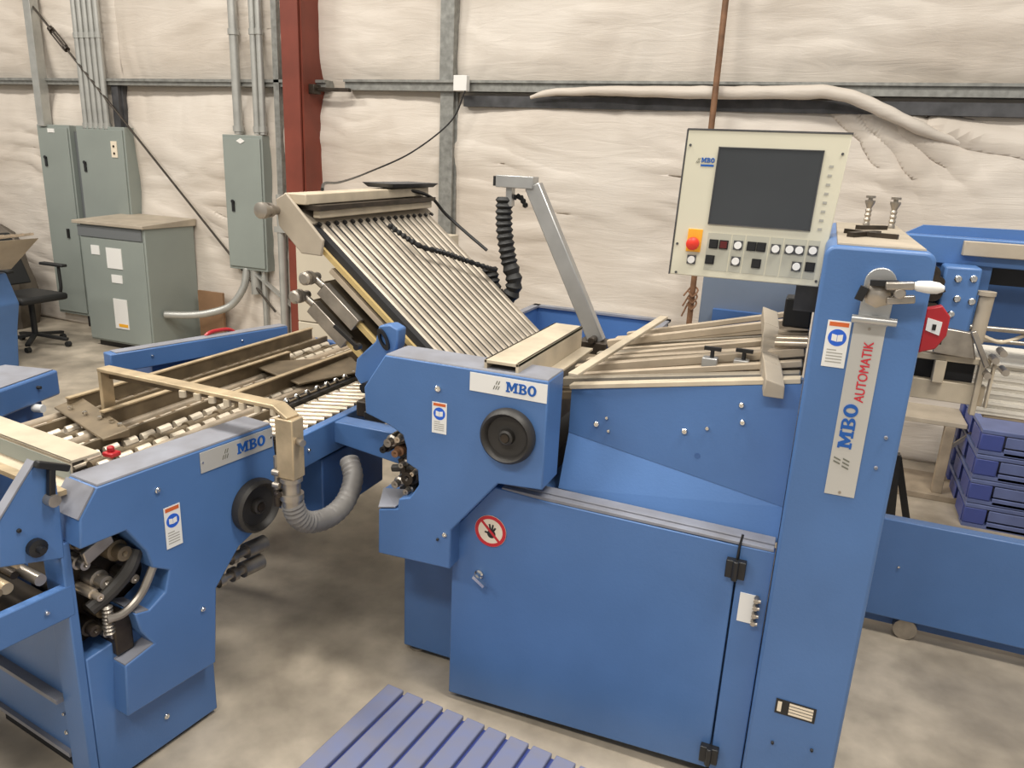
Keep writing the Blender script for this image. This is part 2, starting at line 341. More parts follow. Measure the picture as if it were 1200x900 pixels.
# loose fold of insulation that slumps below the girt
pts = [(-2.33, 6.00, 2.50), (-2.15, 5.97, 2.54), (-1.6, 5.96, 2.555), (-.9, 5.95, 2.55), (-.4, 5.94, 2.555), (-.1, 5.93, 2.555), (.12, 5.93, 2.50), (.35, 5.96, 2.40), (.58, 6.03, 2.31), (.90, 6.14, 2.22)]
P = smoothpath(pts, 8); mb = MB(); mb.tube(P, .05, 16, rf=lambda t: .014+.032*math.sin(math.pi*min(1, t*1.15))+(.08*max(0, t-.55) if t < .85 else .024-.12*(t-.85)))
for v in mb.v:
    v.z += .008*noise.noise(v*9); v.y += .01*noise.noise(v*7+Vector((3, 1, 2)))
tag(make('insulation_roll', mb, 'insul'), 'loose rolled flap of white insulation sagging under the wall girt', 'insulation')
o = make('junction_box', MB().box(-2.99, -2.87, 5.93, 5.995, 2.54, 2.66), 'white', bev=.004); tag(o, 'small white junction box on the girt beside the stud', 'junction box')
P = smoothpath([(-2.88, 5.93, 2.54), (-3.0, 5.92, 2.30), (-3.3, 5.80, 2.04), (-3.35, 5.2, 1.87), (-2.9, 4.2, 1.83), (-2.3, 3.2, 1.86), (-1.9, 2.62, 1.86)], 8)
tag(make('power_cable', MB().tube(P, .007, 8), 'black'), 'thin dark cable drooping from the white junction box', 'cable')
# brace rod
d0, d1 = Vector((-8.06, 5.97, 3.53)), Vector((-4.92, 5.97, .47))
rt = root('brace_rod', (d1.x, 5.97, .47), label='dark diagonal brace rod with turnbuckle crossing the white wall', cat='brace')
make('rod', MB().cyl(d0, d1, .011), 'brownblack', rt)
t = (d1-d0).normalized(); c = d0.lerp(d1, .175)
mbt = MB()
for s_ in (-1, 1): mbt.cyl(c-t*.12+Vector((.022*s_, 0, .022*s_)), c+t*.12+Vector((.022*s_, 0, .022*s_)), .008)
mbt.cyl(c-t*.15, c-t*.11, .03); mbt.cyl(c+t*.11, c+t*.15, .03); make('turnbuckle', mbt, 'brownblack', rt)
# conduits
def conduit(x, y, z0, z1, r, label, group=None):
    mb = MB().cyl((x, y, z0), (x, y, z1), r, 12)
    for zz in (z0+.02, 3.0): mb.cyl((x, y, zz), (x, y, zz+.05), r*1.25, 12)
    tag(make('conduit', mb, 'conduit'), label, 'conduit', group)
tag(make('wireway', MB().box(-7.92, -7.82, 5.93, 6.03, 2.14, 4.3), 'conduit', bev=.004), 'square grey wireway rising from the leftmost electrical cabinet', 'wireway')
nm = ['leftmost of', 'second from left of', 'middle of', 'second from right of', 'rightmost of']
for i in range(5): conduit(-7.27+.075*i, 5.99, 2.12, 4.3, .03, nm[i]+' the five grey conduits above the second cabinet', 'conduits above the second cabinet')
conduit(-5.27, 5.98, 2.14, 4.3, .042, 'thick grey conduit rising from the hanging panel near the column')
conduit(-5.05, 5.98, 2.14, 4.3, .03, 'thinner left conduit of the close pair above the hanging panel')
conduit(-4.98, 5.98, 2.14, 4.3, .03, 'thinner right conduit of the close pair above the hanging panel')
tag(make('pole_pipe', MB().cyl((-.87, 5.86, 0), (-.87, 5.86, 4.3), .022, 12), 'rust'), 'thin rusty brown upright pole in front of the insulated wall', 'pole')
mb = MB()
for k in range(3): mb.tube(smoothpath([(-.90, 5.84, 1.02+.05*k), (-.86, 5.82, .98+.05*k), (-.83, 5.85, 1.03+.05*k), (-.88, 5.88, 1.05+.05*k), (-.93, 5.83, .92+.08*k)], 4), .007, 6)
tag(make('wire_tie', mb, 'rust'), 'twisted wire wrapped around the rusty pole', 'wire')

# ------------------------------------------------------------------ electrical cabinets, transformer
def cabinet(name, x0, x1, yf, yb, z0, z1, label, hz, extra=None):
    rt = root(name, ((x0+x1)/2, (yf+yb)/2, z0), label=label, cat='electrical cabinet')
    make('body', MB().box(x0, x1, yf+.015, yb, z0, z1), 'greyen', rt, bev=.004)
    d = make('door', MB().box(x0+.02, x1-.02, yf, yf+.015, z0+.03, z1-.03), 'greyen', rt, bev=.003)
    make('latch', MB().box(x0+.09, x0+.12, yf-.012, yf, hz-.05, hz+.05).cyl((x0+.105, yf-.012, hz+.045), (x0+.105, yf-.02, hz+.045), .017), 'black', d)
    if extra: make('rating_label', MB().box(*extra), 'signcream', rt)
    return rt
c1 = cabinet('electrical_cabinet', -7.98, -7.50, 5.95, 6.14, .12, 2.16, 'tall grey electrical cabinet furthest left on the wall', 1.78)
make('lower_latch', MB().box(-7.68, -7.65, 5.935, 5.95, .98, 1.08), 'black', c1)
make('foot_stand', MB().box(-7.55, -7.35, 5.97, 6.12, 0, .16), 'black', c1, bev=.004)
make('upper_white_label', MB().box(-7.80, -7.70, 5.944, 5.95, 2.08, 2.12), 'white', c1)
c2 = cabinet('electrical_cabinet', -7.40, -6.72, 5.95, 6.14, .5, 2.16, 'wide grey electrical cabinet behind the transformer', 1.75, (-6.90, -6.82, 5.943, 5.95, 1.86, 2.02))
mb = MB(); [mb.cyl((-6.86, 5.943, z), (-6.86, 5.938, z), .012) for z in (1.9, 1.97)]; make('knockout', mb, 'brownblack', c2)
make('dark_gap_strip', MB().box(-7.50, -7.40, 6.02, 6.14, .5, 2.1), 'greyendark', c2)  # dark strip put in for the shaded gap between the two cabinets
c3 = cabinet('electrical_cabinet', -5.44, -4.97, 5.93, 6.14, .86, 2.13, 'short grey electrical cabinet hanging beside the red column', 1.47)
make('diamond_label', MB().prism([(-5.26, 2.075), (-5.21, 2.05), (-5.16, 2.075), (-5.21, 2.10)], 'xz', 5.924, 5.93), 'white', c3)
mb = MB().cyl((-5.17, 6.0, .62), (-5.17, 6.0, .88), .05).cyl((-5.06, 6.0, .0), (-5.06, 6.0, .88), .03).bar((-5.2, 5.98, .86), (-4.72, 5.98, .55), .05, .02)
make('conduit_stub', mb, 'conduit', c3)
P = smoothpath([(-5.25, 5.97, .87), (-5.27, 5.93, .68), (-5.38, 5.86, .50), (-5.56, 5.76, .42), (-5.75, 5.66, .39), (-5.95, 5.56, .39)], 6)
tag(make('flexible_conduit', corrugated(MB(), P, .036, .0015, .02), 'conduit'), 'bent grey flexible conduit from transformer side to hanging panel', 'conduit')
tag(make('cardboard_sheet', MB().box(-5.84, -5.52, 5.90, 5.93, .0, .60), 'cardboard', bev=.002), 'brown cardboard sheet leaning on wall behind the flexible conduit', 'cardboard')
tr = root('transformer', (-6.42, 5.74, 0), label='large grey floor transformer with paper notices on its front', cat='transformer')
make('housing', MB().box(-6.82, -5.97, 5.42, 6.04, .06, 1.235), 'greyen', tr, bev=.006)
make('lid', MB().hexa([(-6.88, 5.38, 1.23), (-5.95, 5.38, 1.23), (-5.95, 6.06, 1.23), (-6.88, 6.06, 1.23), (-6.88, 5.38, 1.26), (-5.95, 5.38, 1.26), (-5.95, 6.06, 1.30), (-6.88, 6.06, 1.30)]), 'beigedust', tr, bev=.004)
make('vent_panel', MB().box(-6.84, -6.0, 5.405, 5.42, 1.11, 1.215), 'greyendark', tr, bev=.002)
make('front_panel', MB().box(-6.81, -5.99, 5.41, 5.42, .08, 1.10), 'greyen', tr, bev=.002)
make('skid_base', MB().box(-6.76, -6.02, 5.46, 6.0, 0, .06), 'black', tr)
for nme, a, b, c, d in (('paper_notice', -6.48, -6.28, .82, 1.02), ('small_paper_notice', -6.68, -6.57, .94, 1.03), ('torn_paper_notice', -6.44, -6.30, .68, .76), ('white_rating_plate', -6.45, -6.27, .22, .52)):
    q = make(nme, MB().box(a, b, 5.404, 5.41, c, d), 'white', tr)
make('yellow_strip', MB().box(-6.40, -6.28, 5.401, 5.404, .24, .27), 'yellow', q)
# ------------------------------------------------------------------ far left: tarp, office chair, far machine
mb = MB(); cx, cy = -9.05, 5.50; NR = 26
for j in range(12):
    for i in range(NR):
        a = 2*math.pi*i/NR; t = j/11; r = 1.25*math.cos(t*math.pi/2)**.55; n1 = noise.noise(Vector((math.cos(a)*1.5, math.sin(a)*1.5, t*3)))
        mb.v.append(Vector((cx+r*math.cos(a)*(1+.25*n1), cy+.42*r*math.sin(a)*(1+.2*n1), max(0, 1.18*math.sin(t*math.pi/2)+.06*n1 if j else 0))))
for j in range(11):
    for i in range(NR): k = (i+1) % NR; mb.f.append((j*NR+i, j*NR+k, (j+1)*NR+k, (j+1)*NR+i))
mb.f.append(tuple(11*NR+i for i in range(NR)))
tag(make('tarp_pile', mb, 'tarp'), 'brown tarp covered heap behind the office chair', 'tarp')
ch = root('office_chair', (-7.15, 5.05, 0), label='black swivel office chair in front of the brown heap', cat='chair')
make('seat', MB().box(-7.5, -7.0, 4.85, 5.35, .46, .53), 'chair', ch, bev=.025)
make('backrest', MB().hexa([(-7.55, 4.86, .58), (-7.5, 4.86, .58), (-7.5, 5.34, .58), (-7.55, 5.34, .58), (-7.72, 4.9, 1.08), (-7.67, 4.9, 1.08), (-7.67, 5.3, 1.08), (-7.72, 5.3, 1.08)]), 'chair', ch, bev=.015)
for yy in (4.82, 5.38):
    a = make('armrest', MB().bar((-7.38, yy, .79), (-7.05, yy, .79), .07, .03), 'chair', ch, bev=.01)
    make('armrest_post', MB().tube(smoothpath([(-7.3, yy, .50), (-7.15, yy, .52), (-7.14, yy, .77)], 5), .016), 'chair', a)
make('gas_post', MB().cyl((-7.22, 5.1, .12), (-7.22, 5.1, .46), .028), 'chair', ch)
for k in range(5):
    a = 2*math.pi*k/5+.4; e = Vector((-7.22+.32*math.cos(a), 5.1+.32*math.sin(a), .075))
    l = make('base_leg', MB().bar((-7.22, 5.1, .12), e, .045, .03), 'chair', ch, bev=.004)
    make('castor', MB().cyl((e.x, e.y-.02, .028), (e.x, e.y+.02, .028), .028), 'chair', l)
DX = -.66
fm = root('far_machine', (-7.0, 4.2, 0), label='partly seen blue machine with pale feed table at left edge', cat='machine')
make('pedestal', MB().prism([(-8.0, 0.0), (-6.64, 0.0), (-6.59, .35), (-6.52, .60), (-6.64, .86), (-8.0, .86)], 'xz', 4.05, 4.5), 'blue', fm, bev=.01)
tb = make('feed_table', MB().hexa([(-8.0, 3.98, .84), (-6.60, 3.98, .90), (-6.56, 4.5, .90), (-8.0, 4.5, .84), (-8.0, 3.98, .90), (-6.16, 3.98, 1.20), (-6.16, 4.5, 1.20), (-8.0, 4.5, .90)]), 'beigedust', fm, bev=.005)
mb = MB()
for k in range(6): mb.bar((-7.9, 4.03+.085*k, .96), (-6.18, 4.03+.085*k, 1.235), .03, .02)
make('table_rail', mb, 'roller', tb)

# ------------------------------------------------------------------ cream cabinet behind the fold plates
cc = root('cream_cabinet', (-2.95, 4.6, 0), label='plain cream sheet metal cabinet behind the tilted fold plates', cat='cabinet')
make('body', MB().box(-3.36, -2.35, 4.32, 4.8, .08, 1.50), 'creamwall', cc, bev=.006)
make('front_panel', MB().box(-3.35, -2.36, 4.30, 4.32, .86, 1.49), 'creamwall', cc, bev=.004)
make('lower_panel', MB().box(-3.35, -2.36, 4.30, 4.32, .10, .852), 'creamwall', cc, bev=.004)
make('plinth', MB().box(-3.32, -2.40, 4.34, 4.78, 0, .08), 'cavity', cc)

# ------------------------------------------------------------------ central folding machine
Y1 = (0, -1, 0)
fo = root('folding_machine', (-.55, 2.75, 0), label='blue central folding machine with tall column, tilted fold plates and control panel', cat='folding machine')
make('base_frame', MB().box(-1.02, -.02, 2.30, 3.28, .06, .90), 'blue', fo, bev=.006)
make('support_foot', MB().box(-1.385, -1.06, 2.40, 3.25, .03, .72), 'blue', fo, bev=.006)
for x_, y_ in ((-1.34, 2.45), (-.9, 2.36), (-.1, 2.36), (-1.34, 3.2), (-.1, 3.2)):
    make('levelling_foot', MB().lathe((x_, y_, 0), (x_, y_, 1), [(0, .035), (.012, .035), (.02, .015), (.07, .015)], 14), 'steel', fo)
hp = [(-1.321, 1.352), (-.728, 1.349), (-.728, .978), (-.886, .968), (-1.055, .756), (-1.055, .603), (-1.351, .593), (-1.348, .772), (-1.27, .790), (-1.265, .83), (-1.22, .845), (-1.185, .90), (-1.19, .955), (-1.235, .975), (-1.235, 1.03), (-1.25, 1.075), (-1.30, 1.10), (-1.40, 1.13), (-1.405, 1.225)]
h = make('side_housing', MB().prism(hp, 'xz', 2.15, 2.30), 'blue', fo, bev=.005)
make('housing_core', MB().box(-1.36, -.80, 2.32, 3.25, .74, .98), 'cavity', fo)
make('lit_dust_cap', MB().hexa([(-1.318, 2.153, 1.352), (-.73, 2.153, 1.349), (-.73, 2.30, 1.349), (-1.318, 2.30, 1.352), (-1.316, 2.155, 1.356), (-.732, 2.155, 1.353), (-.732, 2.30, 1.353), (-1.316, 2.30, 1.356)]), 'dusty', h)  # thin cap: dust, plus light on the blue paint, put into its grey
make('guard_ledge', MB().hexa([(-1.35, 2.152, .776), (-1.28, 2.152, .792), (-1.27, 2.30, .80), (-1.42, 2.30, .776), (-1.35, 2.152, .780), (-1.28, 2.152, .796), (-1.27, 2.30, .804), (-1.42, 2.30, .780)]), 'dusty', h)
make('rear_skirt', MB().box(-1.42, -1.352, 2.30, 2.42, .50, .775), 'blue', h)
# handwheel
def handwheel(parent, c, n, r):
    c = Vector(c); w_ = make('handwheel', MB().lathe(c, c+Vector(n), [(0, r*.4), (.0, r), (.012, r*1.02), (.030, r*.98), (.040, r*.88), (.034, r*.80), (.018, r*.72), (.014, r*.45), (.016, r*.30), (.034, r*.27), (.038, r*.20), (.034, r*.12), (.034, 0.0001)], 40), 'blackr', parent)
    w_['label'] = 'black dished handwheel'; c2 = c+Vector(n)*.034
    make('hub_cap', MB().disc(c2, n, r*.15, .006, 20), 'brownblack', w_); return w_
handwheel(h, (-.853, 2.15, 1.148), (0, -1, 0), .093)
bolt(h, (-1.115, 2.15, 1.265), Y1, .011); bolt(h, (-1.078, 2.15, .735), Y1, .009); bolt(h, (-1.105, 2.15, .71), Y1, .005, 'cavity')
fr = frame((-1.0, 2.15, 1.279), (1, 0, .012-.03), (0, 0, 1))
fr = frame((-.998, 2.1488, 1.279), (1, 0, -.012), (.0, 0, 1))
pl = make('name_plate', MB(fr).box(0, .268, 0, .062, 0, .002), 'white', h); pl['label'] = 'white name plate with blue letters'
mb = MB(fr); mbo(mb, .128, .016, .034, .002, .003, 1.05); make('lettering', mb, 'logoblue', pl)
mb = MB(fr); slashes(mb, .083, .018, .030, .002, .003); make('logo_slashes', mb, 'logogrey', pl)
sticker(h, frame((-1.135, 2.1488, 1.108), (1, 0, 0), (0, 0, 1)), .055, .11)
# upper left latch bracket
br = make('latch_bracket', MB().prism([(-1.345, 1.35), (-1.34, 1.415), (-1.375, 1.43), (-1.42, 1.42), (-1.435, 1.36), (-1.515, 1.285), (-1.525, 1.22), (-1.47, 1.15), (-1.41, 1.16), (-1.40, 1.25)], 'xz', 2.27, 2.33), 'blue', fo, bev=.006)
mb = MB(frame((-1.395, 2.268, 1.375), (1, 0, .5), (-.5, 0, 1))); mb.ring(0, 0, .016, .009, 0, .012, 20, ry=2.6); make('oval_handle', mb, 'black', br)
mb = MB().cyl((-1.46, 2.27, 1.19), (-1.46, 2.235, 1.19), .02).cyl((-1.50, 2.27, 1.335), (-1.50, 2.245, 1.335), .012).bar((-1.60, 2.26, 1.40), (-1.50, 2.26, 1.33), .012, .012); make('bracket_knob', mb, 'black', br)
# exposed mechanism at the notch
mech = make('drive_mechanism', MB().box(-1.50, -1.26, 2.24, 2.32, 1.075, 1.135), 'brownblack', fo, bev=.006)
mb = MB().box(-1.44, -1.33, 2.20, 2.245, 1.085, 1.115); make('black_belt_guard', mb, 'black', mech, bev=.004)
mb = MB().tube(smoothpath([(-1.40, 2.19, 1.165), (-1.32, 2.19, 1.155), (-1.27, 2.20, 1.12), (-1.26, 2.2, 1.07)], 5), .022); make('drive_cover_hood', mb, 'blue2', mech)
for i, (x_, z_, r_, m_) in enumerate([(-1.33, 1.02, .022, 'steel'), (-1.29, 1.04, .016, 'roller'), (-1.30, .985, .02, 'rust'), (-1.275, .945, .014, 'steel'), (-1.25, .90, .035, 'brownblack'), (-1.30, .865, .02, 'steel'), (-1.255, .845, .016, 'steel'), (-1.35, .99, .018, 'black'), (-1.23, .92, .012, 'roller')]):
    make('drive_shaft', MB().lathe((x_, 2.30, z_), (x_, 2.0, z_), [(0, r_), (.09, r_), (.095, r_*.7), (.12, r_*.7), (.12, r_*.3), (.11, 0.0001)], 16), m_, mech)
make('gear', MB().tube(smoothpath([(-1.33, 2.22, .91), (-1.25, 2.22, .925), (-1.20, 2.22, .90), (-1.20, 2.22, .86), (-1.24, 2.22, .83)], 5), .014), 'blackr', mech)
make('lever', MB().bar((-1.36, 2.22, .985), (-1.28, 2.22, 1.03), .02, .02).bar((-1.29, 2.21, .96), (-1.26, 2.21, .86), .016, .02), 'brownblack', mech)
# access door
dp = [(-1.082, .028), (-.102, .06), (-.102, .898), (-.735, .908), (-.925, .921), (-1.082, .722)]
dr = make('access_door', MB().prism(dp, 'xz', 2.22, 2.26), 'blue', fo, bev=.004)
mb = MB().lathe((-.97, 2.22, .572), (-.97, 2.0, .572), [(0, .017), (.008, .017), (.012, .011), (.03, .011)], 16); mb.bar((-.978, 2.187, .578), (-.935, 2.187, .548), .018, .012); make('door_latch', mb, 'chrome', dr)
for z_ in (.826, .128): make('hinge', MB().box(-.132, -.072, 2.196, 2.222, z_-.03, z_+.03).cyl((-.102, 2.193, z_-.033), (-.102, 2.193, z_+.033), .010), 'black', dr, bev=.003)
fr = frame((-.933, 2.2185, .751), (1, 0, 0), (0, 0, 1))
sg = make('prohibition_sign', MB(fr).ring(0, 0, .060, .0001, 0, .0012, 40), 'signcream', dr); sg['label'] = 'round no-touching sign with black hand'
hd = MB(fr).ring(.004, -.010, .016, .0001, .0015, .002, 20)
for an, L_ in ((60, .030), (82, .037), (103, .038), (124, .033), (170, .026)):
    a = math.radians(an); hd.bar((.004+.008*math.cos(a), -.010+.008*math.sin(a), .0018), (.004+L_*math.cos(a), -.010+L_*math.sin(a), .0018), .0068, .0006)
make('hand_symbol', hd, 'black', sg)
mb = MB(fr).ring(0, 0, .059, .047, .0012, .0026, 40); mb.bar((-.036, .036, .0024), (.036, -.036, .0024), .009, .001); make('red_ring', mb, 'signred', sg)
hpn = make('hinge_panel', MB().box(-.096, .004, 2.22, 2.26, .03, .90), 'blue', fo, bev=.003)
lp = make('latch_plate', MB().box(-.078, -.030, 2.2165, 2.2198, .645, .745), 'white', hpn)
mb = MB()
for z_ in (.658, .685, .712, .738): mb.cyl((-.028, 2.22, z_), (-.028, 2.195, z_), .008).cyl((-.036, 2.2, z_), (-.015, 2.2, z_), .006)
make('spring_catch', mb, 'steel', lp)
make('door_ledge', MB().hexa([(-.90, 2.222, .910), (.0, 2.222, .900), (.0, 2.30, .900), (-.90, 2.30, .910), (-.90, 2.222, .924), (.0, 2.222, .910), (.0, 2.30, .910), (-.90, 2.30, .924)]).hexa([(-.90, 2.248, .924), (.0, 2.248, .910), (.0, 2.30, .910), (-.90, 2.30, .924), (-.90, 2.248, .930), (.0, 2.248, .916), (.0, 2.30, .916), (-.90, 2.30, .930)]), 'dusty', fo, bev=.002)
make('ledge_cord', MB().tube([(-.095, 2.218, .94), (-.10, 2.214, .90), (-.102, 2.212, .85)], .004, 6), 'black', hpn)
# feed side panel, its lower part leaning outwards
A_ = [(-.725, 2.39, 1.105), (.005, 2.335, 1.005), (.005, 2.60, 1.005), (-.725, 2.60, 1.105)]
sp = make('feed_side_panel', MB().hexa(A_+[(-.725, 2.39, 1.262), (.005, 2.335, 1.405), (.005, 2.42, 1.405), (-.725, 2.44, 1.262)]), 'blue', fo)
make('sloped_skirt', MB().hexa([(-.725, 2.315, .922), (.005, 2.30, .898), (.005, 2.60, .898), (-.725, 2.60, .922), (-.725, 2.391, 1.104), (.005, 2.336, 1.004), (.005, 2.60, 1.004), (-.725, 2.60, 1.104)]), 'blue', fo)
make('panel_top_rail', MB().bar((-.73, 2.405, 1.270), (.0, 2.36, 1.413), .045, .016), 'beige', sp, bev=.002)
for x_, z_, r_ in ((-.625, 1.155, .010), (-.59, 1.185, .006), (-.58, 1.14, .006), (-.325, 1.19, .010), (-.255, 1.215, .007), (-.16, 1.31, .009), (-.15, 1.255, .009)): bolt(sp, (x_, 2.39-.0753*(x_+.725)-.001, z_), Y1, r_)
make('grease_spot', MB().disc((-.275, 2.356, 1.115), Y1, .010, .0008), 'blue2', sp)
# feed table with its long rails
tbl = make('feed_table', MB().hexa([(-.80, 2.44, 1.20), (.0, 2.44, 1.34), (.0, 3.30, 1.34), (-.80, 3.30, 1.20), (-.80, 2.44, 1.225), (.0, 2.44, 1.365), (.0, 3.30, 1.365), (-.80, 3.30, 1.225)]), 'darkrail', fo)
for k in range(12):
    y_ = 2.47+k*.073; dz = .02*(k % 3)+(.03 if k in (3, 8, 11) else 0)
    a = make('feed_rail', MB().bar((-.78+.03*(k % 2), y_, 1.262+dz*.3), (-.005, y_+.02*((k % 3)-1), 1.402+dz), .030 if k % 2 else .038, .022 if k % 2 else .03), 'slat' if k % 3 else 'slatdark', tbl, bev=.003)
make('cross_strip', MB().bar((-.70, 2.31, 1.335), (-.60, 3.30, 1.375), .035, .012), 'beige', tbl, bev=.002)
mb = MB()
pf = [(2.30, 1.43), (2.42, 1.46), (2.60, 1.45), (2.90, 1.49), (3.02, 1.53)]
for i in range(4):
    (ya, za), (yb, zb) = pf[i], pf[i+1]; xa = -.07-.02*i; xb = -.07-.02*(i+1)
    mb.hexa([(xa-.03, ya, za-.07), (xa+.03, ya, za-.07), (xb+.03, yb, zb-.07), (xb-.03, yb, zb-.07), (xa-.028, ya, za-.015), (xa+.028, ya, za-.03), (xb+.028, yb, zb-.03), (xb-.028, yb, zb-.015)])
make('bent_guide', mb, 'beigedust', tbl, bev=.003)
for x_, y_ in ((-.29, 2.55), (-.19, 2.58)):
    b_ = make('clamp_block', MB().box(x_-.03, x_+.02, y_-.02, y_+.02, 1.36, 1.40), 'alu', tbl, bev=.003)
    make('wing_knob', MB().cyl((x_, y_, 1.39), (x_, y_, 1.425), .007).bar((x_-.028, y_, 1.43), (x_+.028, y_, 1.43), .014, .012), 'black', b_)
mb = MB()
for y_ in (2.62, 2.70, 2.80): mb.cyl((-.10, y_, 1.46), (.0, y_, 1.47), .014)
make('guide_rod', mb, 'roller', tbl)
# cross beam above the fold rollers
cb = make('cross_beam', MB().box(-.96, -.84, 2.17, 2.86, 1.372, 1.384).box(-.96, -.95, 2.17, 2.86, 1.33, 1.384).box(-.85, -.84, 2.17, 2.86, 1.29, 1.384).box(-.84, -.79, 2.17, 2.86, 1.29, 1.30), 'beige', fo, bev=.002)
make('roller_bed', MB().box(-.94, -.80, 2.32, 3.0, 1.10, 1.24), 'darkrail', fo)
# tilted upper fold plate
p0, p1 = Vector((-.96, 0, 1.034)), Vector((-1.815, 0, 1.745)); u_ = (p1-p0).normalized(); nn = Vector((.64, 0, .77)); nn = (nn-u_*nn.dot(u_)).normalized()
def PP(s_, y, d): q = p0+u_*s_+nn*d; return (q.x, y, q.z)
LP = (p1-p0).length
fp = make('upper_fold_plate', MB().hexa([PP(0, 2.43, -.05), PP(0, 3.34, -.05), PP(LP+.06, 3.34, -.05), PP(LP+.06, 2.43, -.05), PP(0, 2.43, -.005), PP(0, 3.34, -.005), PP(LP+.06, 3.34, -.005), PP(LP+.06, 2.43, -.005)]), 'cavity', fo)
fp['label'] = 'tilted fold plate of parallel steel rails'
for k in range(16):
    y_ = 2.465+k*.0565
    make('plate_rail', MB().box(0, 1, 0, 1, 0, 1) if 0 else MB().hexa([PP(-.02, y_+.0, -.006), PP(-.02, y_+.036, -.006), PP(LP-.01, y_+.036, -.006), PP(LP-.01, y_+.0, -.006), PP(-.02, y_+.006, .002), PP(-.02, y_+.031, .002), PP(LP-.01, y_+.031, .002), PP(LP-.01, y_+.006, .002)]), 'rail', fp)
make('plate_head', MB().hexa([PP(LP-.01, 2.40, -.05), PP(LP-.01, 3.38, -.05), PP(LP+.10, 3.38, -.05), PP(LP+.10, 2.40, -.05), PP(LP-.01, 2.40, .005), PP(LP-.01, 3.38, .005), PP(LP+.10, 3.38, .005), PP(LP+.10, 2.40, .005)]), 'beigedust', fp, bev=.004)
mb = MB()
for k in range(17): q = PP(LP-.02, 2.452+k*.0565, .004); mb.cyl(q, Vector(q)+nn*.008, .010, 10)
make('plate_screw', mb, 'black', fp)
mb = MB().bar((-1.865, 2.40, 1.83), (-1.865, 3.36, 1.845), .10, .04).bar((-1.80, 2.44, 1.775), (-1.80, 3.34, 1.785), .03, .03); make('head_bar', mb, 'beige', fp, bev=.004)
make('head_bar_lower', MB().bar((-1.84, 2.42, 1.80), (-1.84, 3.35, 1.812), .14, .018), 'brownblack', fp)
mb = MB().hexa([(-1.93, 3.0, 1.865), (-1.80, 3.0, 1.865), (-1.80, 3.38, 1.865), (-1.93, 3.38, 1.865), (-1.95, 2.98, 1.885), (-1.78, 2.98, 1.885), (-1.78, 3.40, 1.885), (-1.95, 3.40, 1.885)]); make('tool_tray', mb, 'galvdark', fp, bev=.003)
sk = MB().prism([PP(LP+.13, 0, .03)[::2], PP(LP+.15, 0, -.02)[::2], PP(LP+.08, 0, -.09)[::2], PP(LP-.06, 0, -.10)[::2], PP(LP-.13, 0, -.045)[::2], PP(LP-.10, 0, .008)[::2]], 'xz', 2.385, 2.40); make('end_cheek', sk, 'beigedust', fp, bev=.004)
mb = MB().cyl((-1.94, 2.33, 1.785), (-1.94, 2.40, 1.785), .018).lathe((-1.95, 2.33, 1.785), (-1.95, 3, 1.785), [(-.03, .018), (-.025, .031), (-.005, .031), (-.005, .018), (.015, .018), (.015, .028), (.03, .028), (.03, .018), (.06, .018)], 12); make('stop_knob', mb, 'steel', fp)
def edge_strip(d, m_, w_, s0, s1, nme): make(nme, MB().hexa([PP(s0, 2.415, d), PP(s0, 2.44, d), PP(s1, 2.44, d), PP(s1, 2.415, d), PP(s0, 2.415, d+w_), PP(s0, 2.44, d+w_), PP(s1, 2.44, d+w_), PP(s1, 2.415, d+w_)]), m_, fp)
edge_strip(-.05, 'yellowrod', .018, 0, LP-.10, 'yellow_side_strip'); edge_strip(-.085, 'slat', .02, 0, LP-.18, 'side_strip')
# two lower fold plates, seen from their ends
for j, (d, s1) in enumerate(((-.135, .93), (-.225, .92))):
    lw = make('lower_fold_plate', MB().hexa([PP(0, 2.43, d-.03), PP(0, 3.34, d-.03), PP(s1, 3.34, d-.03), PP(s1, 2.43, d-.03), PP(0, 2.43, d), PP(0, 3.34, d), PP(s1, 3.34, d), PP(s1, 2.43, d)]), 'darkrail', fo)
    make('yellow_strip', MB().hexa([PP(0, 2.41, d-.02), PP(0, 2.43, d-.02), PP(s1-.2, 2.43, d-.02), PP(s1-.2, 2.41, d-.02), PP(0, 2.41, d), PP(0, 2.43, d), PP(s1-.2, 2.43, d), PP(s1-.2, 2.41, d)]), 'yellowrod', lw)
    make('clamp_bar', MB().hexa([PP(s1-.22, 2.39, d-.04), PP(s1-.22, 2.43, d-.04), PP(s1-.02, 2.43, d-.04), PP(s1-.02, 2.39, d-.04), PP(s1-.22, 2.39, d+.015), PP(s1-.22, 2.43, d+.015), PP(s1-.02, 2.43, d+.015), PP(s1-.02, 2.39, d+.015)]), 'steel', lw, bev=.003)
    q = Vector(PP(s1+.03, 2.36, d)); make('stop_knob', MB().lathe(q, q+Vector((0, 1, 0)), [(-.03, .018), (-.025, .026), (-.012, .026), (-.012, .016), (.0, .016), (.0, .027), (.014, .027), (.014, .016), (.06, .016)], 12).cyl(q+Vector((0, .03, 0)), Vector(PP(s1-.02, 2.40, d)), .014), 'steel', lw)
# cable across the plate
P = smoothpath([(-1.72, 2.83, 1.72), (-1.60, 2.88, 1.64), (-1.55, 3.0, 1.605), (-1.49, 3.15, 1.555), (-1.44, 3.25, 1.52), (-1.44, 3.33, 1.50)], 7)
make('plate_cable', corrugated(MB(), P, .011, .003, .02, 8), 'black', fp)
P = smoothpath([(-1.86, 3.05, 1.87), (-1.79, 3.3, 1.83), (-1.74, 3.40, 1.74), (-1.64, 3.42, 1.66), (-1.52, 3.42, 1.58)], 6); make('edge_cable', MB().tube(P, .008, 8), 'black', fp)
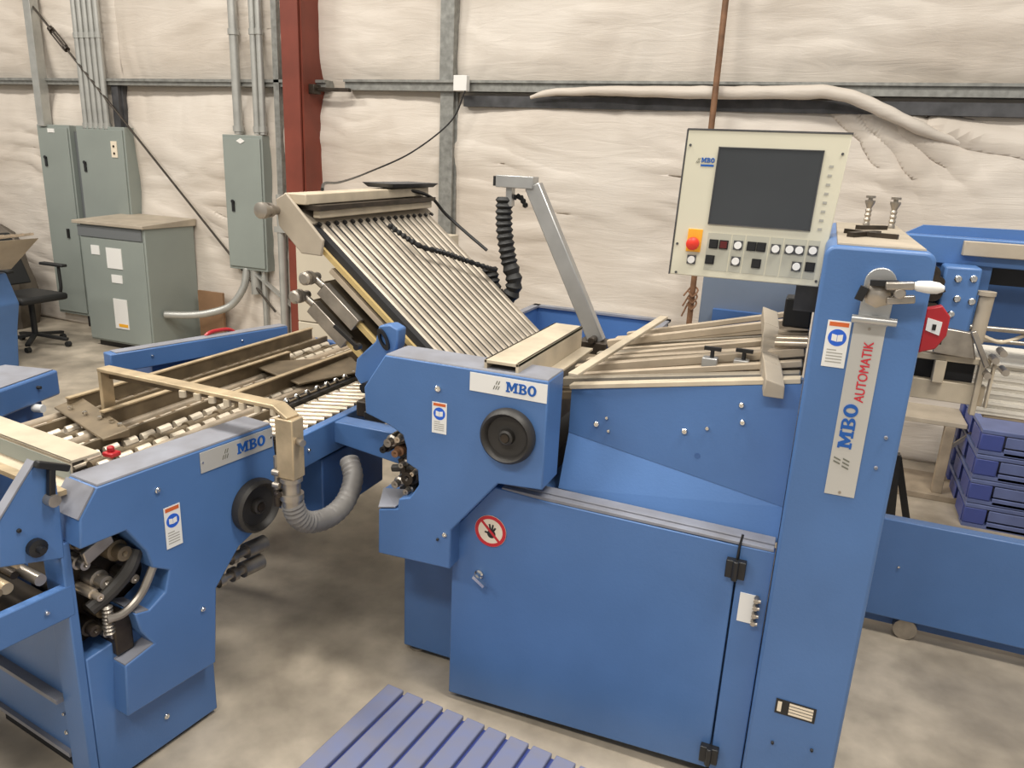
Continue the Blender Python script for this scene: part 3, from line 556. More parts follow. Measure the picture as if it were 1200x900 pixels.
# blue trough behind
bt = make('rear_trough', MB().box(-1.50, -.72, 3.40, 4.10, .95, 1.0).box(-1.50, -.72, 4.08, 4.10, 1.0, 1.2).box(-1.50, -1.48, 3.40, 4.10, 1.0, 1.2).box(-.74, -.72, 3.40, 4.10, 1.0, 1.2).box(-1.50, -.72, 3.40, 3.42, 1.0, 1.12), 'blue', fo)
make('trough_rim', MB().box(-1.51, -.71, 4.07, 4.12, 1.2, 1.212).box(-.75, -.71, 3.40, 4.12, 1.2, 1.212).box(-1.51, -1.47, 3.40, 4.12, 1.2, 1.212), 'dusty', bt)
for x_ in (-1.4, -.82): make('trough_leg', MB().box(x_-.03, x_+.03, 3.95, 4.01, 0, .95), 'blue2', bt)
# swing arm with energy chain
ar = make('swing_arm', MB().bar((-.92, 3.40, 1.20), (-1.285, 3.40, 1.90), .075, .055, (0, 1, 0)), 'alu', fo, bev=.005)
hd_ = make('arm_head', MB().box(-1.462, -1.275, 3.36, 3.44, 1.885, 1.94), 'alu', ar, bev=.003); make('end_cap', MB().box(-1.476, -1.462, 3.365, 3.435, 1.89, 1.935), 'black', hd_)
make('drop_bracket', MB().box(-1.415, -1.385, 3.38, 3.42, 1.80, 1.885), 'alu', ar)
make('arm_foot', MB().box(-1.0, -.86, 3.34, 3.46, 1.13, 1.21).cyl((-.93, 3.32, 1.22), (-.93, 3.48, 1.22), .018), 'brownblack', ar, bev=.004)
P = smoothpath([(-1.43, 3.40, 1.84), (-1.425, 3.40, 1.70), (-1.395, 3.40, 1.55), (-1.36, 3.40, 1.44), (-1.39, 3.40, 1.36), (-1.46, 3.40, 1.38), (-1.495, 3.40, 1.50)], 5)
make('energy_chain', corrugated(MB(), P, .038, .005, .026, 12), 'chair', ar)
make('chain_lead', corrugated(MB(), smoothpath([(-1.41, 3.42, 1.83), (-1.36, 3.42, 1.845), (-1.32, 3.41, 1.80)], 6), .012, .003, .012, 8), 'black', ar)
# slate panel behind the feed table
make('rear_slate_panel', MB().box(-.46, .0, 3.36, 3.40, 1.30, 1.72), 'slate', fo, bev=.004)
make('rear_blue_rail', MB().box(-.40, .0, 3.33, 3.36, 1.36, 1.43), 'blue2', fo)
make('dark_bracket', MB().box(-.09, 0, 2.72, 2.82, 1.50, 1.60), 'black', fo, bev=.006)
# control panel
t_ = math.radians(1.6); frc = frame((-.452, 2.50, 1.672), (math.cos(t_), 0, 0*math.sin(t_)), (math.sin(t_), 0, math.cos(t_)))
cp = make('control_panel', MB(frc).prism([(0, 0), (.458, .003), (.472, .452), (.0, .452)], 'xy', -.13, 0), 'cream', fo, bev=.003)
cp['label'] = 'cream operator control panel with dark screen'
mb = MB(frc); mb.box(-.002, .474, .450, .455, -.13, .002); mb.box(-.004, 0, 0, .452, -.13, .001); make('dark_edge_strip', mb, 'galvdark', cp)
sc = make('screen', MB(frc).box(.103, .402, .172, .400, .0, .003), 'screen', cp); make('screen_bezel', MB(frc).box(.100, .405, .400, .403, 0, .005).box(.100, .103, .169, .403, 0, .005).box(.402, .405, .169, .403, 0, .005).box(.1, .405, .169, .172, 0, .005), 'galvdark', sc)
mb = MB(frc)
for i in range(8): mb.box(.425, .437, .355-.026*i, .362-.026*i, 0, .0015)
make('indicator_print', mb, 'labelgrey', cp)
mb = MB(frc); mbo(mb, .052, .355, .014, 0, .0015, 1.0); make('small_lettering', mb, 'logoblue', cp)
mb = MB(frc).box(.052, .092, .343, .349, 0, .0012); make('lettering_underline', mb, 'logoblue', cp)
mb = MB(frc); slashes(mb, .036, .352, .016, 0, .0012); make('logo_slashes', mb, 'logogrey', cp)
ep = make('emergency_stop_plate', MB(frc).box(.042, .088, .078, .150, 0, .003), 'yellow', cp, bev=.001)
make('emergency_stop', MB(frc).lathe((.064, .105, .003), (.064, .105, 1), [(0, .012), (.012, .012), (.014, .021), (.022, .021), (.028, .015), (.03, .0001)], 24) if 0 else MB(frc).lathe((.064, .105, .003), (.064, .105, 1), [(0, .012), (.012, .012), (.014, .021), (.024, .020), (.029, .012), (.030, .0001)], 24), 'stopred', ep)
cols = [(.118, .205), (.208, .245), (.25, .305), (.308, .345), (.35, .405), (.41, .445)]
mb = MB(frc)
for i in range(6):
    a = (.106, .182, .224, .296, .338, .406)[i]; b = (.178, .220, .292, .334, .402, .440)[i]; mb.box(a, b, .024, .142, 0, .001)
make('button_field', mb, mat('button_field_grey', (.47, .46, .38), .5), cp)
def pb(kind, x, y, m_, r_=.0115):
    sq = make('button_bezel', MB(frc).box(x-.014, x+.014, y-.014, y+.014, .001, .004), 'black' if kind == 'b' else 'galvdark', cp)
    if kind == 'w': make('button_cap', MB(frc).cyl((x, y, .004), (x, y, .010), r_, 16), m_, sq)
    else: make('button_cap', MB(frc).box(x-.0105, x+.0105, y-.0105, y+.0105, .004, .009), m_, sq)
for k, x, y, m_ in (('w', .064, .053, 'white'), ('b', .127, .108, 'black'), ('b', .158, .108, 'darkred'), ('b', .122, .058, 'black'), ('w', .202, .110, 'white'), ('w', .202, .060, 'white'), ('b', .243, .110, 'black'), ('b', .272, .110, 'black'), ('b', .265, .058, 'black'), ('w', .315, .108, 'white'), ('w', .356, .110, 'white'), ('w', .384, .110, 'white'), ('w', .384, .060, 'white'), ('w', .423, .112, 'white'), ('b', .423, .062, 'black')): pb(k, x, y, m_)
for x, y in ((.012, .405), (.455, .395), (.012, .10), (.448, .02), (.020, .008)): make('screw', MB(frc).cyl((x, y, 0), (x, y, .003), .004, 10), 'galvdark', cp)
make('panel_arm', MB().box(-.06, .02, 2.60, 2.66, 1.58, 1.70), 'galvdark', fo)
# column
def rprof(x0, x1, z0, z1, r, n=6):
    out = [(x0, z0), (x1, z0)]
    for i in range(n+1): a = math.pi/2*i/n; out.append((x1-r+r*math.cos(a), z1-r+r*math.sin(a)))
    for i in range(n+1): a = math.pi/2+math.pi/2*i/n; out.append((x0+r+r*math.cos(a), z1-r+r*math.sin(a)))
    return out
cl = make('column', MB().prism(rprof(.007, .272, .05, 1.83, .028), 'xz', 2.18, 3.30), 'blue', fo, bev=.010, bseg=3); cl['label'] = 'tall blue column'
make('column_top', MB().hexa([(.035, 2.205, 1.8305), (.247, 2.205, 1.8305), (.247, 3.27, 1.8305), (.035, 3.27, 1.8305), (.036, 2.206, 1.835), (.246, 2.206, 1.835), (.246, 3.26, 1.835), (.036, 3.26, 1.835)]), 'beigedust', cl)
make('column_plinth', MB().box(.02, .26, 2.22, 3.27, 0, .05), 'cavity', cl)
ct = MB()
for (a, b, w_) in (((.07, 2.45, 1.842), (.15, 2.62, 1.842), .022), ((.12, 2.52, 1.842), (.20, 2.50, 1.842), .018), ((.06, 2.62, 1.842), (.12, 2.55, 1.842), .016), ((.10, 2.85, 1.842), (.19, 2.95, 1.842), .02)): ct.bar(a, b, w_, .014)
make('loose_bracket', ct, 'brownblack', cl)
for x_, y_ in ((.135, 3.10), (.215, 3.05)):
    mb = MB().lathe((x_, y_, 1.835), (x_, y_, 3), [(0, .012)]+[(.008*i, .012 if i % 2 else .009) for i in range(1, 10)]+[(.085, .018), (.092, .018), (.092, .008), (.10, .008), (.10, .017), (.108, .017)], 12)
    make('threaded_post', mb, 'steel', cl)
fr = frame((.107, 2.1788, 1.14), (1, 0, 0), (0, 0, 1))
np_ = make('column_name_plate', MB(fr).box(0, .078, 0, .492, 0, .002), 'plate', cl); np_['label'] = 'tall pale name plate with vertical blue and red letters'
frv = frame((.107+.062, 2.1768, 1.14), (0, 0, 1), (-1, 0, 0))   # reads upwards
mb = MB(frv); xe = mbo(mb, .141, .014, .036, 0, .0015, 1.22); make('blue_lettering', mb, 'logoblue', np_)
mb = MB(frv); slashes(mb, .080, .012, .042, 0, .0015); make('logo_slashes', mb, 'logogrey', np_)
t1 = text('AUTOMATIK', .034, 'logored', np_, shift(frv, .277, .006, .001), bold=0, sx=.86)
text('AUTOMATIK', .034, 'logored', np_, shift(frv, .2782, .0066, .0013), bold=0, sx=.86)
mb = MB(fr); mb.cyl((.039, .48, .002), (.039, .48, .004), .004, 10).cyl((.039, .010, .002), (.039, .010, .004), .004, 10); make('plate_screw', mb, 'steel', np_)
sticker(cl, frame((.043, 2.1788, 1.505), (1, 0, 0), (0, 0, 1)), .058, .128)
hb = MB(); pr_ = [(.113, 1.645), (.188, 1.645), (.190, 1.745)]+[(.152+.038*math.cos(a), 1.745+.038*math.sin(a)) for a in [math.pi*i/10 for i in range(1, 10)]]+[(.114, 1.745)]
hb.prism(pr_, 'xz', 2.165, 2.18); hk = make('crank_mount', hb, 'alu', cl, bev=.002)
make('cross_pin', MB().cyl((.098, 2.150, 1.648), (.205, 2.150, 1.648), .011, 16).box(.115, .185, 2.15, 2.17, 1.635, 1.66), 'alu', hk)
make('clamp_knob', MB().lathe((.150, 2.165, 1.717), (.150, 0, 1.717), [(0, .036), (.012, .036), (.014, .030), (.03, .030), (.034, .022), (.04, .0001)], 8), 'steel', hk)
make('knob_wing', MB().bar((.115, 2.135, 1.735), (.105, 2.135, 1.700), .02, .02).bar((.150, 2.135, 1.69), (.150, 2.135, 1.665), .03, .022).bar((.125, 2.125, 1.748), (.19, 2.125, 1.752), .02, .014), 'black', hk)
make('crank_arm', MB().bar((.16, 2.11, 1.745), (.225, 2.11, 1.752), .022, .02).cyl((.195, 2.15, 1.73), (.195, 2.10, 1.73), .014).bar((.17, 2.14, 1.705), (.235, 2.14, 1.715), .026, .02), 'steel', hk, bev=.004)
make('crank_grip', MB().lathe((.222, 2.11, 1.752), (.40, 2.11, 1.748), [(0, .008), (.01, .013), (.035, .016), (.055, .014), (.068, .007), (.07, .0001)], 16), 'white', hk)
npl = make('rating_plate', MB(frame((.075, 2.179, .383), (1, 0, -.02), (0, 0, 1))).box(0, .118, 0, .052, 0, .002), 'black', cl); npl['label'] = 'black rating plate with white fields'
mb = MB(frame((.075, 2.179, .383), (1, 0, -.02), (0, 0, 1)))
for i in range(4): mb.box(.04, .110, .006+.011*i, .014+.011*i, .002, .0025)
mb.box(.006, .018, .008, .044, .002, .0025); make('rating_print', mb, 'signcream', npl)
for x_, z_ in ((.085, .27), (.20, .285), (.235, 1.33), (.225, 1.24)): bolt(cl, (x_, 2.18, z_), Y1, .005, 'cavity' if z_ < .5 else 'dusty', 'small_hole')

# ------------------------------------------------------------------ feeder behind on the right
fe = root('sheet_feeder', (.95, 3.5, 0), label='blue sheet feeder behind the column at right edge', cat='sheet feeder')
bs = make('base_panel', MB().box(.30, 2.0, 3.44, 3.50, .10, .575), 'blue', fe, bev=.006)
make('lower_rail', MB().box(.30, 2.0, 3.50, 3.56, .04, .16), 'blue2', fe)
bolt(bs, (.52, 3.44, .36), Y1, .006)
for x_ in (.6, 1.4): make('castor', MB().cyl((x_, 3.46, .05), (x_, 3.52, .05), .05), 'steel', fe)
for x_ in (1.8,): make('upright', MB().box(x_, x_+.12, 3.44, 3.9, .57, 1.6), 'blue', fe)
ub = make('upper_beam', MB().box(.30, 2.0, 3.40, 3.46, 1.695, 1.80), 'blue', fe, bev=.005)
make('upper_beam_plate', MB().prism([(.30, 1.80), (.36, 1.835), (2.0, 1.855), (2.0, 1.80)], 'xz', 3.46, 3.49), 'blue', fe)
make('beam_ledge', MB().box(.50, 2.0, 3.37, 3.43, 1.735, 1.79), 'beigedust', fe, bev=.003)
make('rear_blue_panel', MB().box(.52, 2.0, 3.60, 3.64, 1.36, 1.66), 'blue2', fe)
make('dark_slot', MB().box(.55, 2.0, 3.50, 3.56, 1.62, 1.70), 'cavity', fe)
make('gantry_upright', MB().box(.36, .62, 3.42, 3.46, 1.42, 1.70), 'blue', fe, bev=.004)
sh = make('suction_head', MB().box(.44, .565, 3.28, 3.40, 1.45, 1.70), 'blue', fe, bev=.010)
for x_, z_ in ((.49, 1.655), (.54, 1.66), (.50, 1.58), (.55, 1.575), (.49, 1.52)): bolt(sh, (x_, 3.28, z_), Y1, .013)
mb = MB()
for x_, z_, r_ in ((.395, 1.67, .03), (.41, 1.60, .035), (.40, 1.53, .03), (.425, 1.64, .02)): mb.cyl((x_, 3.24, z_), (x_, 3.38, z_), r_, 14)
mb.bar((.38, 3.25, 1.70), (.44, 3.25, 1.60), .03, .03).bar((.37, 3.26, 1.51), (.47, 3.26, 1.49), .03, .04); make('valve_block', mb, 'brownblack', sh)
make('air_tube', MB().tube(smoothpath([(.60, 3.3, 1.45), (.68, 3.3, 1.43), (.76, 3.32, 1.47), (.82, 3.32, 1.54)], 6), .008, 8), 'beige', sh)
mb = MB().cyl((.595, 3.30, 1.42), (.60, 3.30, 1.60), .026, 18).cyl((.597, 3.30, 1.60), (.597, 3.30, 1.615), .032, 18); make('air_cylinder', mb, 'beigedust', fe)
make('suction_bar', MB().cyl((.52, 3.3, 1.475), (2.0, 3.34, 1.495), .010).cyl((.58, 3.3, 1.43), (2.0, 3.34, 1.455), .008).cyl((.40, 3.30, 1.625), (.46, 3.30, 1.625), .01), 'steel', fe)
rp = make('red_guard', MB().prism([(.36, 1.585), (.405, 1.60), (.435, 1.565), (.435, 1.50), (.41, 1.45), (.36, 1.43)], 'xz', 2.90, 2.94), 'redplastic', fe, bev=.004); rp['label'] = 'red guard with white label'
q = make('white_label', MB().prism([(.368, 1.512), (.412, 1.498), (.414, 1.545), (.368, 1.555)], 'xz', 2.897, 2.90), 'white', rp)
make('dark_mark', MB().box(.386, .398, 2.895, 2.897, 1.515, 1.535), 'black', q)
make('guard_arm', MB().box(.37, .43, 2.94, 3.40, 1.46, 1.56), 'brownblack', fe)
mb = MB().hexa([(.45, 3.25, 1.37), (.60, 3.25, 1.36), (.62, 3.4, 1.36), (.47, 3.4, 1.37), (.46, 3.25, 1.47), (.57, 3.25, 1.46), (.59, 3.4, 1.46), (.48, 3.4, 1.47)]).bar((.57, 3.24, 1.47), (.64, 3.24, 1.34), .02, .02); make('gripper_plate', mb, 'steel', fe, bev=.004)
mb = MB().box(.36, .66, 3.28, 3.32, 1.335, 1.36).box(.36, .66, 3.28, 3.32, 1.175, 1.255).box(.47, .51, 3.26, 3.30, 1.25, 1.34).box(.62, .64, 3.26, 3.30, 1.14, 1.36).box(.66, .67, 3.24, 3.27, 1.18, 1.36); make('pile_guide', mb, 'beige', fe, bev=.003)
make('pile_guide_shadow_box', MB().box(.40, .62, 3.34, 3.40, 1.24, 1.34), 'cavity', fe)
mb = MB()
for x_, z_ in ((.66, 1.37), (.70, 1.33), (.68, 1.40), (.645, 1.31)): mb.cyl((x_, 3.22, z_), (x_, 3.30, z_), .013, 10)
make('adjuster', mb, 'steel', fe)
ps = root('paper_stack', (1.2, 3.75, 0), label='tall stack of white paper sheets at right edge below the feeder head', cat='paper stack')
mb = MB()
for k in range(14):
    j = random.uniform(-.008, .008); mb.box(.69+j, 1.9, 3.52+j, 4.02, 1.085+.015*k, 1.085+.015*k+.0142)
make('sheets', mb, 'paper', ps); make('top_sheet', MB().box(.67, 1.9, 3.51, 4.03, 1.296, 1.304), 'paper', ps)
make('pile_board', MB().box(.72, 1.9, 3.52, 4.0, 1.07, 1.084), 'wood', ps, bev=.003)
make('pile_lift', MB().box(1.5, 1.6, 3.6, 3.7, 0, 1.07), 'steel', ps)
# stand
st = root('work_stand', (.93, 5.45, 0), label='small pale stand on one post beside the blue pallet stack', cat='stand')
make('top_board', MB().box(.45, 1.02, 5.32, 5.70, .50, .53), 'beigedust', st, bev=.003)
make('post', MB().box(.90, .96, 5.32, 5.38, .04, .50), 'wood', st, bev=.003)
make('brace', MB().bar((.95, 5.35, .35), (1.08, 5.35, .50), .02, .02), 'steel', st)
make('foot_board', MB().box(.62, 1.05, 5.28, 5.72, 0, .04), 'wood', st, bev=.003)
tag(make('black_prop', MB().bar((.62, 4.75, 0.01), (.58, 4.75, .45), .06, .05), 'black'), 'upright black prop just visible beside the tall blue column', 'prop')
tag(make('black_prop', MB().bar((.72, 4.8, .01), (.60, 4.8, .42), .04, .04), 'black'), 'slanted black prop leaning on the upright one behind the column', 'prop')

# ------------------------------------------------------------------ plastic pallets
def pallet(m_top, label, group=None, x0=0, x1=1.15, y0=0, y1=1.0, h_=.155, nsl=13, rot=0, loc=(0, 0, 0), edge='palletedge'):
    rt = root('plastic_pallet', loc, rot, label, 'pallet', group, local=True)
    pitch = (x1-x0)/nsl
    for k in range(nsl):
        make('deck_slat', MB().box(x0+k*pitch, x0+k*pitch+pitch*.83, y0, y1, h_-.018, h_), m_top, rt, bev=.004)
    mb = MB(); mb.box(x0, x1, y0+.005, y1-.005, h_-.045, h_-.0185)
    make('deck_frame', mb, edge, rt)
    mb = MB()
    for a in (x0, (x0+x1)/2-.06, x1-.12):
        for b in (y0, (y0+y1)/2-.06, y1-.12): mb.box(a, a+.12, b, b+.12, .02, h_-.045)
    make('foot_block', mb, edge, rt, bev=.006)
    make('bottom_runner', MB().box(x0, x1, y0, y0+.12, 0, .02).box(x0, x1, y1-.12, y1, 0, .02).box(x0, x1, (y0+y1)/2-.06, (y0+y1)/2+.06, 0, .02), edge, rt)
    return rt
pallet('pallet', 'blue grey slatted plastic pallet on floor in front of machine door', loc=(-1.35, 1.065, 0), rot=math.radians(-5.5), x1=1.12, y1=1.0, h_=.12)
# ribbed stack
def spallet(z, label):
    rt = root('plastic_pallet', (1.45, 5.35, z), math.radians(0), label, 'pallet', 'stacked blue plastic pallets by the wall')
    x0, x1, y0, y1, h_ = 1.03, 2.1, 4.95, 5.75, .155
    make('deck', MB().box(x0, x1, y0, y1, z+h_-.03, z+h_-.004), 'palletb', rt, bev=.004)
    make('front_skirt', MB().box(x0+.13, x1, y0+.0, y0+.02, z+.055, z+h_-.035), 'palletb', rt, bev=.003)
    make('lower_skirt', MB().box(x0+.13, x1, y0+.0, y0+.02, z+.004, z+.045), 'palletb', rt, bev=.003)
    mb = MB()
    for a in (x0, x0+.5, x1-.12):
        for b in (y0, (y0+y1)/2-.06, y1-.12): mb.box(a, a+.12, b+.001, b+.12, z+.022, z+h_-.03)
    for k in range(2): mb.box(x0-.004, x0, y0+.03+.3*k, y0+.25+.3*k, z+.02, z+h_-.03)
    make('block', mb, 'palletedge', rt, bev=.008)
    make('runner', MB().box(x0, x1, y0, y0+.10, z+.0, z+.022).box(x0, x1, y1-.1, y1, z, z+.022), 'palletb', rt)
for k, nmz in enumerate(('bottom', 'second from bottom', 'second from top', 'topmost')): spallet(.157*k, nmz+' pallet of the blue plastic stack at right')

# ------------------------------------------------------------------ left cross folding unit
RL = math.radians(-7.4)
lf = root('cross_folding_unit', (-1.86, 1.41, 0), RL, 'blue cross folding unit at lower left with black handwheel', 'folding machine', local=True)
def LX(off, s, z): return (off, s, z)
lb = make('lower_housing', MB().prism([(-.07, .02), (.375, .02), (.375, .56), (-.07, .50)], 'yz', -.10, 0.0), 'blue', lf, bev=.005)
pm = [(-.011, 1.062), (.640, 1.066), (.652, .95), (.655, .73), (.466, .66), (.362, .549), (.337, .265), (.002, .272), (.013, .452), (.115, .472), (.075, .54), (.062, .61), (.110, .598), (.17, .63), (.192, .70), (.135, .735), (.12, .80), (.062, .895), (-.078, .895), (-.068, .986)]
uh = make('upper_housing', MB().prism(pm, 'yz', -.075, .06), 'blue', lf, bev=.005)
bolt(lb, (0, .17, .13), (1, 0, 0), .010)
make('front_post', MB().box(-.10, -.001, -.10, -.071, .0, .90), 'blue', lf, bev=.004)
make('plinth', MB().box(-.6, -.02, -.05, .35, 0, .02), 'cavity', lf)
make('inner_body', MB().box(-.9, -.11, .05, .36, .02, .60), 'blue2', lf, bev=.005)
tc_ = make('lit_dust_cap', MB().hexa([(-.073, -.008, 1.063), (.057, -.008, 1.063), (.057, .637, 1.067), (-.073, .637, 1.067), (-.072, -.006, 1.068), (.055, -.006, 1.068), (.055, .635, 1.072), (-.072, .635, 1.072)]), 'dusty', uh)  # cap and bevel below: dust and light on blue paint as one grey
make('lit_dust_bevel', MB().hexa([(-.073, -.071, .983), (.058, -.071, .983), (.058, -.014, 1.060), (-.073, -.014, 1.060), (-.073, -.075, .987), (.058, -.075, .987), (.058, -.018, 1.064), (-.073, -.018, 1.064)]), 'dusty', uh)
make('notch_ledge', MB().box(-.06, .058, .068, .108, .598, .604).box(-.07, .055, .016, .112, .4735, .4765) if 0 else MB().hexa([(-.07, .014, .453), (.056, .014, .453), (.056, .113, .472), (-.07, .113, .472), (-.07, .014, .457), (.056, .014, .457), (.056, .113, .476), (-.07, .113, .476)]), 'dusty', uh)
make('inner_ledge', MB().hexa([(-.07, .066, .610), (.057, .066, .609), (.057, .108, .598), (-.07, .108, .598), (-.07, .066, .614), (.057, .066, .613), (.057, .108, .602), (-.07, .108, .602)]), 'dusty', uh)
handwheel(uh, (.062, .540, .795), (1, 0, 0), .098)
bolt(uh, (.06, .175, .985), (1, 0, 0), .010); bolt(uh, (.06, .30, .50), (1, 0, 0), .009)
fr = frame((.0615, .333, .988), (0, 1, .0), (0, 0, 1))
pl = make('name_plate', MB(fr).box(0, .305, -.003, .068, 0, .002), 'plate', uh); pl['label'] = 'metal name plate with blue letters'
mb = MB(fr); mbo(mb, .148, .016, .038, .002, .003, 1.1); make('lettering', mb, 'logoblue', pl)
mb = MB(fr); slashes(mb, .085, .018, .034, .002, .003); make('logo_slashes', mb, 'logogrey', pl)
mb = MB(fr).cyl((.008, .033, .002), (.008, .033, .004), .004, 10).cyl((.297, .033, .002), (.297, .033, .004), .004, 10); make('plate_screw', mb, 'chrome', pl)
sticker(uh, frame((.0615, .188, .775), (0, 1, 0), (0, 0, 1)), .058, .142)
# mechanism in the notch
mc = make('drive_mechanism', MB().box(-.30, -.09, -.05, .20, .45, .90), 'brownblack', lf, bev=.01)
def shaft(o_, s_, z_, r_, L_, m_): make('drive_shaft', MB().lathe((o_-L_, s_, z_), (o_, s_, z_), [(0, r_), (L_*.7, r_), (L_*.72, r_*.7), (L_, r_*.7), (L_, r_*.3), (L_-.008, .0001)], 16), m_, mc)
for a in ((.0, .02, .72, .030, .12, 'steel'), (.02, .075, .80, .034, .12, 'darkrail'), (-.01, -.03, .80, .022, .1, 'steel'), (.03, -.02, .70, .016, .12, 'roller'), (.01, .01, .62, .022, .1, 'darkrail'), (.02, .10, .70, .02, .1, 'steel'), (.0, -.03, .58, .026, .1, 'brownblack'), (.01, .02, .54, .018, .1, 'steel'), (-.02, .05, .86, .02, .08, 'steel'), (-.01, -.04, .87, .018, .08, 'darkrail')): shaft(*a)
make('linkage_plate', MB().hexa([(-.02, -.03, .80), (.0, -.03, .80), (.0, .06, .84), (-.02, .06, .84), (-.02, -.04, .845), (.0, -.04, .845), (.0, .05, .885), (-.02, .05, .885)]), 'steel', mc, bev=.004)
make('curved_guard', MB().tube(smoothpath([(.03, -.01, .62), (.04, .04, .62), (.045, .10, .66), (.045, .15, .735)], 6), .013), 'steel', mc)
make('belt', MB().tube(smoothpath([(.0, -.04, .66), (.01, .02, .69), (.02, .08, .74), (.01, .12, .79)], 6), .022), 'blackr', mc)
make('lower_block', MB().box(-.06, .02, .015, .075, .47, .60), 'brownblack', mc, bev=.006)
make('spring', corrugated(MB(), [(.02, .0, .56), (.02, .0, .66)], .013, .004, .012, 10), 'steel', mc)
# bracket toward the camera
bk = make('lever_bracket', MB().prism([(-.245, 1.03), (-.132, 1.165), (-.085, 1.13), (-.085, 1.0), (-.09, .855), (-.26, .905)], 'yz', -.03, 0), 'blue', lf, bev=.004)
make('bracket_edge', MB().hexa([(-.032, -.247, 1.031), (.002, -.247, 1.031), (.002, -.134, 1.166), (-.032, -.134, 1.166), (-.032, -.25, 1.035), (.002, -.25, 1.035), (.002, -.137, 1.170), (-.032, -.137, 1.170)]), 'dusty', bk)
make('clamp_lever', MB().bar((.012, -.14, 1.165), (.012, -.055, 1.125), .022, .02).bar((.012, -.10, 1.15), (.012, -.112, 1.055), .02, .018), 'black', bk, bev=.004)
make('lever_pivot', MB().cyl((0, -.112, 1.05), (.03, -.112, 1.05), .018), 'steel', bk); make('round_knob', MB().lathe((0, -.165, .925), (1, -.165, .925), [(0, .026), (.018, .026), (.022, .012), (.04, .010)], 16), 'black', bk); bolt(bk, (.0, -.20, .99), (1, 0, 0), .006, 'cavity')
# upper cross beams running away to the left
cb_ = make('cross_beam', MB().box(-1.6, -.08, .0, .095, 1.095, 1.105).box(-1.6, -.08, .0, .008, 1.03, 1.105).box(-1.6, -.08, -.045, .008, 1.03, 1.038), 'beige', lf, bev=.002)
make('beam_web', MB().box(-1.6, -.08, -.002, .0, 1.042, 1.094), 'greyen', cb_)
make('cross_beam_flange', MB().box(-1.6, -.03, -.075, -.045, 1.03, 1.045), 'gold', lf)
# near side lower table and rail
nr = make('near_rail', MB().box(-.03, 0, -.60, -.08, .665, .765), 'blue', lf, bev=.004)
bolt(nr, (0, -.16, .715), (1, 0, 0), .007); bolt(nr, (0, -.40, .70), (1, 0, 0), .007)
make('floor_cross_plate', MB().box(-1.6, -.101, -.09, -.07, .12, .66), 'blue', lf, bev=.004)
make('cross_plate_lip', MB().box(-1.6, -.10, -.105, -.09, .12, .135).box(-1.6, -.10, -.12, -.09, .33, .345), 'dusty', lf)
bolt(lf, (-.12, -.09, .20), (0, -1, 0), .008); bolt(lf, (-.12, -.09, .27), (0, -1, 0), .006)
lt = make('near_roller_bed', MB().box(-1.3, -.04, -.60, -.11, .70, .72), 'brownblack', lf)
for k in range(13): make('near_roller', MB().cyl((-1.3, -.59+.037*k, .80+.014*(k % 2)), (-.035-.03*(k % 3), -.59+.037*k, .80+.014*(k % 2)), .012 if k % 2 else .017, 14), ('steel', 'darkrail', 'gold', 'brownblack')[k % 4], lt)
make('near_guide', MB().box(-1.2, -.04, -.38, -.36, .84, .87).box(-1.2, -.04, -.20, -.19, .86, .88), 'gold', lt)
make('red_clip', MB().box(-.16, -.12, -.43, -.40, .85, .89), 'redplastic', lt)
up_ = make('upper_roller_bed', MB().box(-1.5, -.34, -.42, -.08, .96, .97), 'brownblack', lf)
for k in range(6): make('upper_roller', MB().cyl((-1.5, -.40+.055*k, 1.0), (-.36, -.40+.055*k, 1.0), .020, 14), 'steel' if k % 2 else 'roller', up_)
# shaft ends that stick out behind the housing
se = make('shaft_mount', MB().box(-.10, -.01, .34, .40, .42, .66), 'brownblack', lf)
for k, z_ in enumerate((.655, .585, .515)):
    L_ = (.14, .28, .26)[k]
    mb = MB().lathe((-.02, .37, z_), (-.02, 2, z_-.08), [(0, .012), (.06, .012), (.06, .024), (.085, .024), (.085, .014), (.12, .014), (.12, .027), (.14, .027), (.14, .016)]+([(L_-.09, .016), (L_-.09, .030), (L_, .030), (L_, .018), (L_-.02, .016), (L_-.02, .0001)] if k else [(.15, .0001)]), 16)
    make('shaft_end', mb, 'steel', se)

# ------------------------------------------------------------------ register roller table between the units
rtb = root('roller_table', (-2.1, 2.7, 0), label='brass toned register roller table between the two folding units', cat='roller table')
XR0, XR1 = -2.66, -1.88
ysplit = 2.02
mbs = MB().box(XR0, -1.98, 1.66, 3.5, .86, .88).box(-1.98, -1.70, 2.12, 3.5, .86, .88)
make('pan', mbs, 'brownblack', rtb)
k = 0; x_ = XR0+.03
while x_ < XR1-.02:
    y0_ = 1.62+.03*math.sin(k*2.1) if x_ < -1.99 else 2.06
    kind = (0, 1, 2, 1, 3, 1)[k % 6]
    if kind == 0: make('long_roller', MB().cyl((x_, y0_, .975), (x_, 3.5, .975), .021, 14), 'roller', rtb)
    elif kind == 1:
        mb = MB(); mb.cyl((x_, y0_, .955), (x_, 3.5, .955), .008, 8); y = y0_+.05
        while y < 3.45: mb.cyl((x_-.004, y, .968), (x_+.008, y+.045, .974), .019, 10); y += .078
        make('bead_roller', mb, 'rollerlight', rtb)
    elif kind == 2: make('guide_rail', MB().box(x_-.007, x_+.007, y0_, 3.5, .965, 1.005), 'darkrail', rtb, bev=.002)
    else:
        mb = MB().cyl((x_, y0_, .965), (x_, 3.5, .965), .016, 12); y = y0_+.1
        while y < 3.4: mb.cyl((x_, y, .965), (x_, y+.03, .965), .026, 12); y += .16
        make('ringed_roller', mb, 'darkrail', rtb)
    x_ += .048; k += 1
